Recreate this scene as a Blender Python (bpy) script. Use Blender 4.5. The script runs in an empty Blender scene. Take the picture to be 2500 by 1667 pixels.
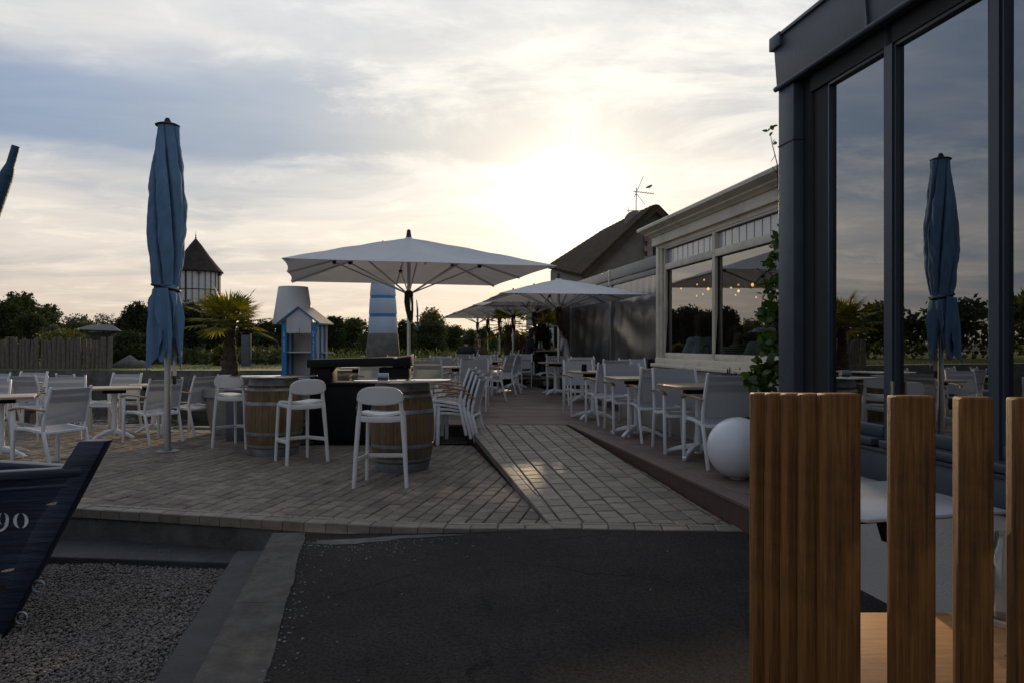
import bpy, bmesh, math, random
import numpy as np
from mathutils import Vector, Matrix
from mathutils.bvhtree import BVHTree
from mathutils import noise as mnoise
R = math.radians
rng = np.random.default_rng(7)
random.seed(7)
scene = bpy.context.scene
col = scene.collection
F, CX, HY, CZ = 1800.0, 1250.0, 838.0, 1.38      # focal length in photo pixels, centre, horizon row, eye height


def at(px, py, Y):
    return Vector(((px - CX) / F * Y, Y, CZ + (HY - py) / F * Y))


def gnd(px, py, z=0.0):
    Y = (CZ - z) * F / (py - HY)
    return Vector(((px - CX) / F * Y, Y, z))


# ------------------------------------------------------------------ materials
M = {}


def nt_new(name):
    m = bpy.data.materials.new(name)
    m.use_nodes = True
    nt = m.node_tree
    b = nt.nodes['Principled BSDF']
    M[name] = m
    return m, nt, b


def N(nt, kind, **kw):
    n = nt.nodes.new(kind)
    for k, v in kw.items():
        if k in n.inputs:
            n.inputs[k].default_value = v
        else:
            setattr(n, k, v)
    return n


def mat(name, c, rough=0.6, var=0.25, scale=6.0, stretch=(1, 1, 1), bump=0.0, bscale=None, metal=0.0, island=0.0,
        transl=0.0, spec=0.5, c2=None, detail=6.0, dirt=None, coat=0.0):
    """procedural surface: base colour broken up by noise, optional per-piece variation, fine bump"""
    m, nt, b = nt_new(name)
    L = nt.links
    tc = N(nt, 'ShaderNodeTexCoord')
    mp = N(nt, 'ShaderNodeMapping')
    mp.inputs['Scale'].default_value = stretch
    L.new(tc.outputs['Object'], mp.inputs['Vector'])
    nz = N(nt, 'ShaderNodeTexNoise', Scale=scale, Detail=detail, Roughness=0.65)
    L.new(mp.outputs['Vector'], nz.inputs['Vector'])
    cr = N(nt, 'ShaderNodeValToRGB')
    a = tuple(max(0, x * (1 - var)) for x in c)
    d = tuple(min(1, x * (1 + var)) for x in (c2 or c))
    cr.color_ramp.elements[0].position = 0.3
    cr.color_ramp.elements[1].position = 0.7
    cr.color_ramp.elements[0].color = (*a, 1)
    cr.color_ramp.elements[1].color = (*d, 1)
    L.new(nz.outputs['Fac'], cr.inputs['Fac'])
    out = cr.outputs['Color']
    if dirt:
        n2 = N(nt, 'ShaderNodeTexNoise', Scale=dirt[1], Detail=8.0, Roughness=0.7)
        L.new(tc.outputs['Object'], n2.inputs['Vector'])
        r2 = N(nt, 'ShaderNodeValToRGB')
        r2.color_ramp.elements[0].position = 0.48
        r2.color_ramp.elements[1].position = 0.7
        L.new(n2.outputs['Fac'], r2.inputs['Fac'])
        mx = N(nt, 'ShaderNodeMix', data_type='RGBA')
        mx.inputs['B'].default_value = (*dirt[0], 1)
        L.new(r2.outputs['Color'], mx.inputs['Factor'])
        L.new(out, mx.inputs['A'])
        out = mx.outputs['Result']
    if island:
        g = N(nt, 'ShaderNodeNewGeometry')
        hs = N(nt, 'ShaderNodeHueSaturation')
        ma = N(nt, 'ShaderNodeMapRange')
        ma.inputs['To Min'].default_value = 1 - island
        ma.inputs['To Max'].default_value = 1 + island
        L.new(g.outputs['Random Per Island'], ma.inputs['Value'])
        L.new(ma.outputs['Result'], hs.inputs['Value'])
        L.new(out, hs.inputs['Color'])
        out = hs.outputs['Color']
    L.new(out, b.inputs['Base Color'])
    b.inputs['Roughness'].default_value = rough
    b.inputs['Metallic'].default_value = metal
    b.inputs['Specular IOR Level'].default_value = spec
    b.inputs['Coat Weight'].default_value = coat
    if bump:
        nb = N(nt, 'ShaderNodeTexNoise', Scale=bscale or scale * 6, Detail=5.0, Roughness=0.6)
        L.new(mp.outputs['Vector'], nb.inputs['Vector'])
        bp = N(nt, 'ShaderNodeBump', Strength=bump, Distance=0.02)
        L.new(nb.outputs['Fac'], bp.inputs['Height'])
        L.new(bp.outputs['Normal'], b.inputs['Normal'])
    if transl:
        tr = N(nt, 'ShaderNodeBsdfTranslucent')
        L.new(out, tr.inputs['Color'])
        mx = N(nt, 'ShaderNodeMixShader', Fac=transl)
        L.new(b.outputs['BSDF'], mx.inputs[1])
        L.new(tr.outputs['BSDF'], mx.inputs[2])
        L.new(mx.outputs['Shader'], nt.nodes['Material Output'].inputs['Surface'])
    return m


def glass(name, tint, refl, rough=0.0, bump=0.0, bscale=3.0, milk=0.0):
    """thin pane: partly mirror, partly see-through"""
    m, nt, b = nt_new(name)
    L = nt.links
    nt.nodes.remove(b)
    t = N(nt, 'ShaderNodeBsdfTransparent', Color=(*tint, 1))
    g = N(nt, 'ShaderNodeBsdfGlossy', Roughness=rough, Color=(1, 1, 1, 1))
    lw = N(nt, 'ShaderNodeLayerWeight', Blend=0.35)
    mr = N(nt, 'ShaderNodeMapRange')
    mr.inputs['To Min'].default_value = refl[0]
    mr.inputs['To Max'].default_value = refl[1]
    L.new(lw.outputs['Fresnel'], mr.inputs['Value'])
    mx = N(nt, 'ShaderNodeMixShader')
    L.new(mr.outputs['Result'], mx.inputs['Fac'])
    L.new(t.outputs['BSDF'], mx.inputs[1])
    L.new(g.outputs['BSDF'], mx.inputs[2])
    if bump:
        tc = N(nt, 'ShaderNodeTexCoord')
        nz = N(nt, 'ShaderNodeTexNoise', Scale=bscale, Detail=3.0)
        nz.inputs['Distortion'].default_value = 1.2
        L.new(tc.outputs['Object'], nz.inputs['Vector'])
        bp = N(nt, 'ShaderNodeBump', Strength=bump, Distance=0.03)
        L.new(nz.outputs['Fac'], bp.inputs['Height'])
        L.new(bp.outputs['Normal'], g.inputs['Normal'])
    if milk:
        df = N(nt, 'ShaderNodeBsdfDiffuse', Color=(0.30, 0.30, 0.31, 1)); m2 = N(nt, 'ShaderNodeMixShader', Fac=milk)
        L.new(mx.outputs['Shader'], m2.inputs[1]); L.new(df.outputs['BSDF'], m2.inputs[2]); mx = m2
    L.new(mx.outputs['Shader'], nt.nodes['Material Output'].inputs['Surface'])
    return m


mat('paver', (0.185, 0.144, 0.110), 0.72, 0.28, 9, bump=0.5, bscale=90, island=0.26, c2=(0.205, 0.16, 0.122), dirt=((0.10, 0.08, 0.061), 1.3))
mat('paver_edge', (0.22, 0.178, 0.135), 0.5, 0.25, 9, bump=0.5, bscale=90, island=0.22, dirt=((0.15, 0.135, 0.11), 1.7))
mat('joint_sand', (0.018, 0.017, 0.014), 0.95, 0.3, 20, bump=0.4)
mat('deck_wood', (0.165, 0.112, 0.088), 0.62, 0.25, 5, (1, 9, 9), bump=0.25, island=0.18, dirt=((0.06, 0.05, 0.045), 0.9))
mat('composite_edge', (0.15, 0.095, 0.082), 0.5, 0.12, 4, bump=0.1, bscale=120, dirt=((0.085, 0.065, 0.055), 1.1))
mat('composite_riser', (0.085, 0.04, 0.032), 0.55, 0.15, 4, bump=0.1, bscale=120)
mat('concrete', (0.115, 0.11, 0.10), 0.85, 0.35, 5, bump=0.5, bscale=40, dirt=((0.045, 0.048, 0.045), 2.2))
mat('concrete_strip', (0.095, 0.083, 0.068), 0.9, 0.45, 9, bump=0.8, bscale=60, dirt=((0.055, 0.047, 0.037), 3.0))
mat('concrete_damp', (0.045, 0.045, 0.044), 0.75, 0.35, 4, bump=0.6, bscale=45, dirt=((0.028, 0.03, 0.03), 2.5))
mat('pebble', (0.165, 0.147, 0.125), 0.85, 0.2, 20, island=0.4, c2=(0.17, 0.148, 0.13), spec=0.3)
mat('grit_stone', (0.16, 0.15, 0.14), 0.8, 0.2, 20, island=0.5)
mat('gravel_bed', (0.10, 0.09, 0.08), 0.95, 0.4, 50, bump=1.0)
mat('stone', (0.13, 0.125, 0.11), 0.9, 0.4, 3, bump=0.9, bscale=12, dirt=((0.05, 0.055, 0.045), 0.8))
mat('white_metal', (0.72, 0.73, 0.74), 0.42, 0.05, 8, dirt=((0.6, 0.6, 0.58), 3))
mat('mesh_fabric', (0.56, 0.57, 0.59), 0.75, 0.1, 400, transl=0.42, bump=0.25, bscale=700)
mat('white_plastic', (0.70, 0.695, 0.67), 0.5, 0.05, 5, bump=0.05, bscale=200)
mat('teak', (0.30, 0.165, 0.075), 0.5, 0.3, 6, (14, 2, 14), bump=0.15)
mat('table_wood', (0.34, 0.235, 0.15), 0.34, 0.22, 7, (2, 12, 12), bump=0.08, dirt=((0.26, 0.17, 0.1), 2.0))
mat('black_metal', (0.009, 0.009, 0.010), 0.65, 0.2, 10, spec=0.2)
mat('black_cabinet', (0.007, 0.008, 0.010), 0.7, 0.3, 5, spec=0.2, bump=0.08, bscale=60)
mat('aluminium', (0.55, 0.55, 0.55), 0.32, 0.06, 12, metal=0.85)
mat('galvanised', (0.30, 0.33, 0.36), 0.5, 0.3, 9, metal=0.6, bump=0.15, dirt=((0.16, 0.15, 0.14), 5))
mat('barrel_oak', (0.17, 0.105, 0.05), 0.75, 0.4, 5, (7, 7, 1), bump=0.5, bscale=14, island=0.16, dirt=((0.09, 0.075, 0.06), 2.0))
mat('barrel_top', (0.62, 0.58, 0.52), 0.05, 0.04, 3, spec=0.9, coat=1.0, metal=0.55)
mat('canopy_white', (0.78, 0.775, 0.77), 0.85, 0.05, 3, (1, 1, 1), transl=0.36, bump=0.45, bscale=3.5)
mat('canopy_blue', (0.125, 0.225, 0.36), 0.9, 0.2, 3, (1, 1, .45), bump=0.8, bscale=13, transl=0.14)
mat('dark_fabric', (0.035, 0.032, 0.03), 0.9, 0.3, 20)
mat('zinc_dark', (0.052, 0.070, 0.095), 0.5, 0.25, 2.5, metal=0.1, bump=0.08, bscale=30, dirt=((0.038, 0.05, 0.068), 1.2))
mat('frame_dark', (0.036, 0.050, 0.068), 0.4, 0.1, 5)
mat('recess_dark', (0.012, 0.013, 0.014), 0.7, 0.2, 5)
mat('plaster', (0.46, 0.43, 0.385), 0.9, 0.1, 3, bump=0.35, bscale=120, dirt=((0.36, 0.335, 0.30), 1.5))
mat('cream_paint', (0.72, 0.645, 0.50), 0.5, 0.06, 3, dirt=((0.46, 0.43, 0.37), 2.0))
mat('grey_frame', (0.21, 0.205, 0.195), 0.45, 0.08, 4, metal=0.2)
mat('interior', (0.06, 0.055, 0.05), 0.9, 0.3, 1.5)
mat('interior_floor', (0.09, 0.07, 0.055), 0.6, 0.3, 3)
mat('roof_tile', (0.066, 0.047, 0.03), 0.95, 0.35, 4, bump=0.4, bscale=9, spec=0.15, dirt=((0.05, 0.042, 0.026), 1.2))
mat('tower_tile', (0.042, 0.034, 0.029), 0.95, 0.4, 2, bump=0.6, bscale=7, spec=0.15)
mat('house_render', (0.20, 0.185, 0.15), 0.95, 0.2, 3, bump=0.4, bscale=20)
mat('quoin_brick', (0.26, 0.20, 0.16), 0.9, 0.3, 5, bump=0.4, island=0.25)
mat('brick_dark', (0.10, 0.065, 0.05), 0.9, 0.35, 8, bump=0.6, bscale=20)
mat('white_board', (0.62, 0.62, 0.60), 0.6, 0.06, 3, island=0.06)
mat('navy_paint', (0.009, 0.018, 0.04), 0.42, 0.5, 3, (0.6, 0.6, 6), bump=0.35, bscale=5, coat=0.1)
mat('boat_black', (0.006, 0.007, 0.009), 0.5, 0.5, 5, bump=0.3)
mat('boat_blue', (0.02, 0.075, 0.16), 0.5, 0.3, 4, bump=0.2)
mat('mast_blue', (0.014, 0.06, 0.11), 0.5, 0.25, 6, bump=0.3)
mat('bare_wood', (0.42, 0.34, 0.23), 0.8, 0.3, 10, bump=0.4)
mat('white_paint', (0.68, 0.68, 0.66), 0.6, 0.12, 12, dirt=((0.3, 0.32, 0.36), 9))
mat('kiosk_blue', (0.010, 0.165, 0.36), 0.5, 0.12, 6)
mat('kiosk_white', (0.56, 0.56, 0.57), 0.6, 0.06, 5, dirt=((0.45, 0.45, 0.45), 3))
mat('lighthouse_blue', (0.04, 0.22, 0.45), 0.5, 0.1, 3)
mat('lighthouse_shaded_white', (0.44, 0.53, 0.66), 0.6, 0.06, 3)  # bluish shade on the white bands put into their base colour
mat('timber_dark', (0.05, 0.043, 0.04), 0.85, 0.4, 3, (1, 1, .2), bump=0.3)
mat('slat_wood', (0.135, 0.052, 0.012), 0.62, 0.6, 5, (16, 16, 0.6), bump=0.3, island=0.0, c2=(0.215, 0.092, 0.024), dirt=((0.045, 0.018, 0.006), 2.2), spec=0.25)
mat('plywood', (0.50, 0.24, 0.085), 0.5, 0.25, 3, (1.5, 11, 11), bump=0.1)
mat('grey_laminate', (0.50, 0.50, 0.51), 0.22, 0.05, 4)
mat('pot_grey', (0.30, 0.285, 0.27), 0.7, 0.12, 6, bump=0.1)
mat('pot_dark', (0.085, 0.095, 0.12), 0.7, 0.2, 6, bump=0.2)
mat('soil', (0.03, 0.022, 0.016), 0.95, 0.4, 20, bump=1.0)
mat('palm_leaf', (0.075, 0.15, 0.018), 0.45, 0.3, 3, island=0.5, transl=0.6, c2=(0.28, 0.21, 0.012))
mat('palm_trunk', (0.07, 0.05, 0.032), 0.95, 0.45, 12, (1, 1, .5), bump=1.0, bscale=22)
mat('leaf_bright', (0.075, 0.135, 0.018), 0.24, 0.3, 9, island=0.4, transl=0.35)
mat('leaf_dark', (0.058, 0.070, 0.026), 0.7, 0.35, 0.5, island=0.45, transl=0.35, spec=0.25)
mat('leaf_mid', (0.095, 0.115, 0.036), 0.7, 0.35, 0.5, island=0.45, transl=0.4, spec=0.25)
mat('leaf_grey', (0.14, 0.145, 0.085), 0.7, 0.3, 6, island=0.4, transl=0.35)
mat('leaf_olive', (0.13, 0.13, 0.025), 0.6, 0.3, 6, island=0.4, transl=0.4)
mat('leaf_red', (0.10, 0.055, 0.025), 0.6, 0.3, 6, island=0.5, transl=0.35)
mat('bark', (0.06, 0.047, 0.036), 0.95, 0.4, 8, bump=0.8)
mat('log_bark', (0.15, 0.125, 0.10), 0.95, 0.45, 6, (4, 4, 1), bump=1.0, bscale=16, island=0.3)
mat('grass', (0.115, 0.135, 0.026), 0.9, 0.35, 0.5, bump=1.0, bscale=20, c2=(0.17, 0.165, 0.03))
mat('field', (0.05, 0.055, 0.02), 0.95, 0.4, 0.3, bump=0.6, bscale=5)
mat('lavender', (0.02, 0.02, 0.022), 0.9, 0.3, 10)
mat('skin', (0.42, 0.25, 0.18), 0.55, 0.1, 8)
mat('hair_brown', (0.06, 0.035, 0.02), 0.6, 0.3, 40, bump=0.4, bscale=90)
mat('hair_dark', (0.012, 0.010, 0.009), 0.6, 0.3, 40, bump=0.4, bscale=90)
mat('cloth_black', (0.012, 0.013, 0.015), 0.85, 0.3, 12, bump=0.3)
mat('cloth_blue', (0.42, 0.56, 0.62), 0.85, 0.12, 12, bump=0.3)
mat('cloth_green', (0.32, 0.42, 0.34), 0.85, 0.15, 12, bump=0.3)
mat('cloth_white', (0.55, 0.55, 0.54), 0.85, 0.1, 12, bump=0.3)
mat('cloth_brown', (0.10, 0.06, 0.04), 0.85, 0.2, 12, bump=0.3)
mat('cloth_jeans', (0.05, 0.07, 0.11), 0.85, 0.2, 12, bump=0.3)
mat('lips', (0.25, 0.09, 0.08), 0.5, 0.1, 8)
mat('fur_black', (0.010, 0.010, 0.010), 0.8, 0.4, 60, bump=0.7)
mat('fur_grey', (0.22, 0.21, 0.20), 0.85, 0.35, 60, bump=0.7)
mat('sphere_white', (0.74, 0.74, 0.75), 0.28, 0.03, 3)
mat('paper_white', (0.7, 0.7, 0.68), 0.7, 0.08, 30)
mat('chrome', (0.7, 0.7, 0.7), 0.15, 0.05, 10, metal=1.0)
mat('strap_teal', (0.02, 0.2, 0.3), 0.8, 0.2, 10)
glass('glass_dark', (0.26, 0.27, 0.28), (0.32, 0.8))
glass('glass_cream', (0.90, 0.90, 0.89), (0.20, 0.8))
glass('glass_clear', (0.93, 0.95, 0.95), (0.04, 0.8))
glass('plastic_film', (0.34, 0.34, 0.35), (0.07, 0.35), rough=0.22, bump=0.10, bscale=2.2, milk=0.2)
mat('slate_roof', (0.045, 0.047, 0.05), 0.6, 0.3, 3, bump=0.3)

# stripes, frosted transom, bulbs, asphalt, water
m, nt, b = nt_new('cloth_stripe')
tc = N(nt, 'ShaderNodeTexCoord'); wv = N(nt, 'ShaderNodeTexWave', Scale=11.0, bands_direction='Z')
cr = N(nt, 'ShaderNodeValToRGB'); cr.color_ramp.interpolation = 'CONSTANT'
cr.color_ramp.elements[0].color = (0.03, 0.035, 0.06, 1); cr.color_ramp.elements[1].color = (0.5, 0.5, 0.5, 1); cr.color_ramp.elements[1].position = 0.4
nt.links.new(tc.outputs['Object'], wv.inputs['Vector']); nt.links.new(wv.outputs['Color'], cr.inputs['Fac']); nt.links.new(cr.outputs['Color'], b.inputs['Base Color'])
b.inputs['Roughness'].default_value = 0.85
mat('frosted', (0.52, 0.55, 0.57), 0.12, 0.05, 6, spec=0.8)
m, nt, b = nt_new('bulb_glow')
b.inputs['Base Color'].default_value = (0.9, 0.7, 0.4, 1); b.inputs['Emission Color'].default_value = (1, 0.55, 0.12, 1); b.inputs['Emission Strength'].default_value = 1.3

m, nt, b = nt_new('asphalt')
L = nt.links
tc = N(nt, 'ShaderNodeTexCoord')
n1 = N(nt, 'ShaderNodeTexNoise', Scale=1.1, Detail=8.0, Roughness=0.65)
n2 = N(nt, 'ShaderNodeTexNoise', Scale=60.0, Detail=8.0, Roughness=0.85)
vo = N(nt, 'ShaderNodeTexVoronoi', Scale=0.85, feature='DISTANCE_TO_EDGE')
nd = N(nt, 'ShaderNodeTexNoise', Scale=2.6, Detail=6.0, Roughness=0.65)
ad = N(nt, 'ShaderNodeMix', data_type='VECTOR'); ad.inputs['Factor'].default_value = 0.28
L.new(tc.outputs['Object'], nd.inputs['Vector']); L.new(tc.outputs['Object'], ad.inputs['A']); L.new(nd.outputs['Color'], ad.inputs['B'])
L.new(ad.outputs['Result'], vo.inputs['Vector'])
for n in (n1, n2): L.new(tc.outputs['Object'], n.inputs['Vector'])
ck = N(nt, 'ShaderNodeMapRange'); ck.inputs['From Max'].default_value = 0.011
L.new(vo.outputs['Distance'], ck.inputs['Value'])
# cracks only in worn patches
n3 = N(nt, 'ShaderNodeTexNoise', Scale=0.6, Detail=2.0); L.new(tc.outputs['Object'], n3.inputs['Vector'])
pm = N(nt, 'ShaderNodeMapRange'); pm.inputs['From Min'].default_value = 0.42; pm.inputs['From Max'].default_value = 0.56
L.new(n3.outputs['Fac'], pm.inputs['Value'])
mxk = N(nt, 'ShaderNodeMix', data_type='FLOAT'); mxk.inputs['A'].default_value = 1.0
L.new(pm.outputs['Result'], mxk.inputs['Factor']); L.new(ck.outputs['Result'], mxk.inputs['B'])
cr = N(nt, 'ShaderNodeValToRGB')
cr.color_ramp.elements[0].position = 0.3; cr.color_ramp.elements[0].color = (0.014, 0.0128, 0.0122, 1)
cr.color_ramp.elements[1].position = 0.72; cr.color_ramp.elements[1].color = (0.034, 0.0295, 0.027, 1)
L.new(n1.outputs['Fac'], cr.inputs['Fac'])
sp = N(nt, 'ShaderNodeValToRGB')
sp.color_ramp.elements[0].position = 0.42; sp.color_ramp.elements[0].color = (0.35, 0.35, 0.35, 1)
sp.color_ramp.elements[1].position = 0.66; sp.color_ramp.elements[1].color = (2.9, 2.75, 2.6, 1)
L.new(n2.outputs['Fac'], sp.inputs['Fac'])
mu = N(nt, 'ShaderNodeMix', data_type='RGBA', blend_type='MULTIPLY'); mu.inputs['Factor'].default_value = 1
L.new(cr.outputs['Color'], mu.inputs['A']); L.new(sp.outputs['Color'], mu.inputs['B'])
mk = N(nt, 'ShaderNodeMix', data_type='RGBA'); mk.inputs['A'].default_value = (0.008, 0.008, 0.008, 1)
L.new(mxk.outputs['Result'], mk.inputs['Factor']); L.new(mu.outputs['Result'], mk.inputs['B'])
L.new(mk.outputs['Result'], b.inputs['Base Color'])
b.inputs['Roughness'].default_value = 0.9; b.inputs['Specular IOR Level'].default_value = 0.2
hb = N(nt, 'ShaderNodeMath', operation='ADD'); L.new(n2.outputs['Fac'], hb.inputs[0]); L.new(mxk.outputs['Result'], hb.inputs[1])
bp = N(nt, 'ShaderNodeBump', Strength=0.7, Distance=0.012); L.new(hb.outputs['Value'], bp.inputs['Height']); L.new(bp.outputs['Normal'], b.inputs['Normal'])

m, nt, b = nt_new('water')
b.inputs['Base Color'].default_value = (0.006, 0.007, 0.006, 1); b.inputs['Roughness'].default_value = 0.03; b.inputs['Specular IOR Level'].default_value = 0.6
tc = N(nt, 'ShaderNodeTexCoord'); mp = N(nt, 'ShaderNodeMapping'); mp.inputs['Scale'].default_value = (0.6, 1.6, 1)
nz = N(nt, 'ShaderNodeTexNoise', Scale=2.2, Detail=4.0); bp = N(nt, 'ShaderNodeBump', Strength=0.25, Distance=0.05)
nt.links.new(tc.outputs['Object'], mp.inputs['Vector']); nt.links.new(mp.outputs['Vector'], nz.inputs['Vector'])
nt.links.new(nz.outputs['Fac'], bp.inputs['Height']); nt.links.new(bp.outputs['Normal'], b.inputs['Normal'])


# ------------------------------------------------------------------ mesh builder
class MB:
    def __init__(self):
        self.v, self.f = [], []

    def add(self, vs, fs):
        o = len(self.v)
        self.v += [tuple(p) for p in vs]
        self.f += [tuple(i + o for i in f) for f in fs]
        return self

    def hexa(self, p):      # 8 corners: bottom ring then top ring
        return self.add(p, [(3, 2, 1, 0), (4, 5, 6, 7), (0, 1, 5, 4), (1, 2, 6, 5), (2, 3, 7, 6), (3, 0, 4, 7)])

    def box(self, c, s, rz=0.0, mtx=None):
        x, y, z = s[0] / 2, s[1] / 2, s[2] / 2
        p = [Vector(q) for q in ((-x, -y, -z), (x, -y, -z), (x, y, -z), (-x, y, -z), (-x, -y, z), (x, -y, z), (x, y, z), (-x, y, z))]
        m = mtx or Matrix.Rotation(rz, 4, 'Z')
        return self.hexa([m @ q + Vector(c) for q in p])

    def bar(self, a, b, w, h, up=(0, 0, 1), w2=None, h2=None):
        a, b = Vector(a), Vector(b)
        d = (b - a).normalized()
        u = Vector(up)
        if abs(d.dot(u)) > 0.98: u = Vector((0, 1, 0))
        s = d.cross(u).normalized(); t = s.cross(d).normalized()
        q = []
        for p, ww, hh in ((a, w, h), (b, w2 or w, h2 or h)):
            q += [p - s * ww / 2 - t * hh / 2, p + s * ww / 2 - t * hh / 2, p + s * ww / 2 + t * hh / 2, p - s * ww / 2 + t * hh / 2]
        return self.hexa(q)

    def strip(self, pts, w, h, up=(0, 0, 1)):   # continuous rectangular bar along a path
        n = len(pts); vs = []; pts = [Vector(p) for p in pts]
        for i, p in enumerate(pts):
            d = (pts[min(i + 1, n - 1)] - pts[max(i - 1, 0)]).normalized()
            u = Vector(up)
            if abs(d.dot(u)) > 0.97: u = Vector((0, 1, 0))
            s = d.cross(u).normalized(); t = s.cross(d).normalized()
            ww = w[i] if isinstance(w, (list, tuple)) else w
            hh = h[i] if isinstance(h, (list, tuple)) else h
            vs += [p - s * ww / 2 - t * hh / 2, p + s * ww / 2 - t * hh / 2, p + s * ww / 2 + t * hh / 2, p - s * ww / 2 + t * hh / 2]
        fs = [(3, 2, 1, 0), tuple(4 * (n - 1) + k for k in range(4))]
        for i in range(n - 1):
            for k in range(4):
                fs.append((4 * i + k, 4 * i + (k + 1) % 4, 4 * i + 4 + (k + 1) % 4, 4 * i + 4 + k))
        return self.add(vs, fs)

    def tube(self, pts, r, n=8, cap=True):
        pts = [Vector(p) for p in pts]; k = len(pts); vs = []
        ref = Vector((0.31, 0.17, 0.93))
        for i, p in enumerate(pts):
            d = (pts[min(i + 1, k - 1)] - pts[max(i - 1, 0)]).normalized()
            rf = ref if abs(d.dot(ref)) < 0.95 else Vector((1, 0, 0))
            s = d.cross(rf).normalized(); t = s.cross(d)
            rr = r[i] if isinstance(r, (list, tuple)) else r
            for j in range(n):
                a = 2 * math.pi * j / n
                vs.append(p + s * rr * math.cos(a) + t * rr * math.sin(a))
        fs = [(i * n + j, i * n + (j + 1) % n, (i + 1) * n + (j + 1) % n, (i + 1) * n + j) for i in range(k - 1) for j in range(n)]
        if cap:
            fs += [tuple(range(n - 1, -1, -1)), tuple((k - 1) * n + j for j in range(n))]
        return self.add(vs, fs)

    def lathe(self, prof, n=24, c=(0, 0, 0), cap=True):
        vs = []; c = Vector(c)
        for r, z in prof:
            for j in range(n):
                a = 2 * math.pi * j / n
                vs.append(c + Vector((r * math.cos(a), r * math.sin(a), z)))
        k = len(prof)
        fs = [(i * n + j, i * n + (j + 1) % n, (i + 1) * n + (j + 1) % n, (i + 1) * n + j) for i in range(k - 1) for j in range(n)]
        if cap:
            fs += [tuple(range(n - 1, -1, -1)), tuple((k - 1) * n + j for j in range(n))]
        return self.add(vs, fs)

    def prism(self, poly, z0, z1):
        n = len(poly)
        vs = [(p[0], p[1], z0) for p in poly] + [(p[0], p[1], z1) for p in poly]
        return self.add(vs, [tuple(range(n - 1, -1, -1)), tuple(range(n, 2 * n))] + [(i, (i + 1) % n, n + (i + 1) % n, n + i) for i in range(n)])

    def sheet(self, fn, nu, nv, thick=0.0):     # fn(u,v)->Vector; thick>0 gives a closed slab
        P = [[Vector(fn(i / nu, j / nv)) for j in range(nv + 1)] for i in range(nu + 1)]
        def idx(i, j): return i * (nv + 1) + j
        vs = [p for row in P for p in row]
        fs = [(idx(i, j), idx(i + 1, j), idx(i + 1, j + 1), idx(i, j + 1)) for i in range(nu) for j in range(nv)]
        if thick:
            n0 = len(vs); lo = []
            for i in range(nu + 1):
                for j in range(nv + 1):
                    du = P[min(i + 1, nu)][j] - P[max(i - 1, 0)][j]; dv = P[i][min(j + 1, nv)] - P[i][max(j - 1, 0)]
                    lo.append(P[i][j] - du.cross(dv).normalized() * thick)
            vs += lo
            fs += [tuple(q + n0 for q in reversed(f)) for f in fs[:]]
            for i in range(nu):
                fs += [(idx(i + 1, 0), idx(i, 0), n0 + idx(i, 0), n0 + idx(i + 1, 0)), (idx(i, nv), idx(i + 1, nv), n0 + idx(i + 1, nv), n0 + idx(i, nv))]
            for j in range(nv):
                fs += [(idx(0, j), idx(0, j + 1), n0 + idx(0, j + 1), n0 + idx(0, j)), (idx(nu, j + 1), idx(nu, j), n0 + idx(nu, j), n0 + idx(nu, j + 1))]
        return self.add(vs, fs)

    def build(self, name, mt, parent=None, bevel=0.0, smooth=None, seg=2, angle=35):
        me = bpy.data.meshes.new(name)
        me.from_pydata(self.v, [], self.f)
        if bevel:
            bm = bmesh.new(); bm.from_mesh(me)
            bmesh.ops.remove_doubles(bm, verts=bm.verts, dist=1e-5)
            bmesh.ops.recalc_face_normals(bm, faces=bm.faces)
            es = [e for e in bm.edges if len(e.link_faces) == 2 and e.calc_face_angle(0) > R(angle)]
            bmesh.ops.bevel(bm, geom=es, offset=bevel, segments=seg, profile=0.5, affect='EDGES', clamp_overlap=True)
            bm.to_mesh(me); bm.free()
        me.materials.append(M[mt] if isinstance(mt, str) else mt)
        if smooth is None: smooth = True
        if smooth:
            me.polygons.foreach_set('use_smooth', [True] * len(me.polygons))
            me.set_sharp_from_angle(angle=R(40))
        me.update()
        o = bpy.data.objects.new(name, me)
        col.objects.link(o)
        if parent: o.parent = parent
        return o


def mesh_np(name, V, Q, mt, parent=None, smooth=False):
    V = np.asarray(V, np.float32).reshape(-1, 3); Q = np.asarray(Q, np.int32); k = Q.shape[1]
    me = bpy.data.meshes.new(name)
    me.vertices.add(len(V)); me.vertices.foreach_set('co', V.ravel())
    me.loops.add(Q.size); me.loops.foreach_set('vertex_index', Q.ravel())
    me.polygons.add(len(Q)); me.polygons.foreach_set('loop_start', np.arange(0, Q.size, k, dtype=np.int32))
    me.materials.append(M[mt])
    me.update(calc_edges=True); me.validate()
    if smooth: me.polygons.foreach_set('use_smooth', [True] * len(me.polygons))
    o = bpy.data.objects.new(name, me); col.objects.link(o)
    if parent: o.parent = parent
    return o


def tag(o, label=None, cat=None, group=None, kind=None):
    if label: o['label'] = label
    if cat: o['category'] = cat
    if group: o['group'] = group
    if kind: o['kind'] = kind
    return o


def thing(name, label, cat, loc=(0, 0, 0), rz=0.0, group=None):
    o = bpy.data.objects.new(name, None); col.objects.link(o)
    o.empty_display_size = 0.1
    o.location = loc; o.rotation_euler = (0, 0, rz)
    return tag(o, label, cat, group)


KIDS = {}


def kids(o):
    return [c for c in bpy.data.objects if c.parent is o]


def dup(root, loc, rz=0.0, label=None, group=None):
    def rec(src, par):
        c = src.copy(); col.objects.link(c)
        if par: c.parent = par
        for k in CH.get(src.name, ()): rec(bpy.data.objects[k], c)
        return c
    CH = {}
    for o in bpy.data.objects:
        if o.parent: CH.setdefault(o.parent.name, []).append(o.name)
    r = rec(root, None)
    r.location = loc; r.rotation_euler = (0, 0, rz)
    if label: r['label'] = label
    if group: r['group'] = group
    return r


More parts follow.
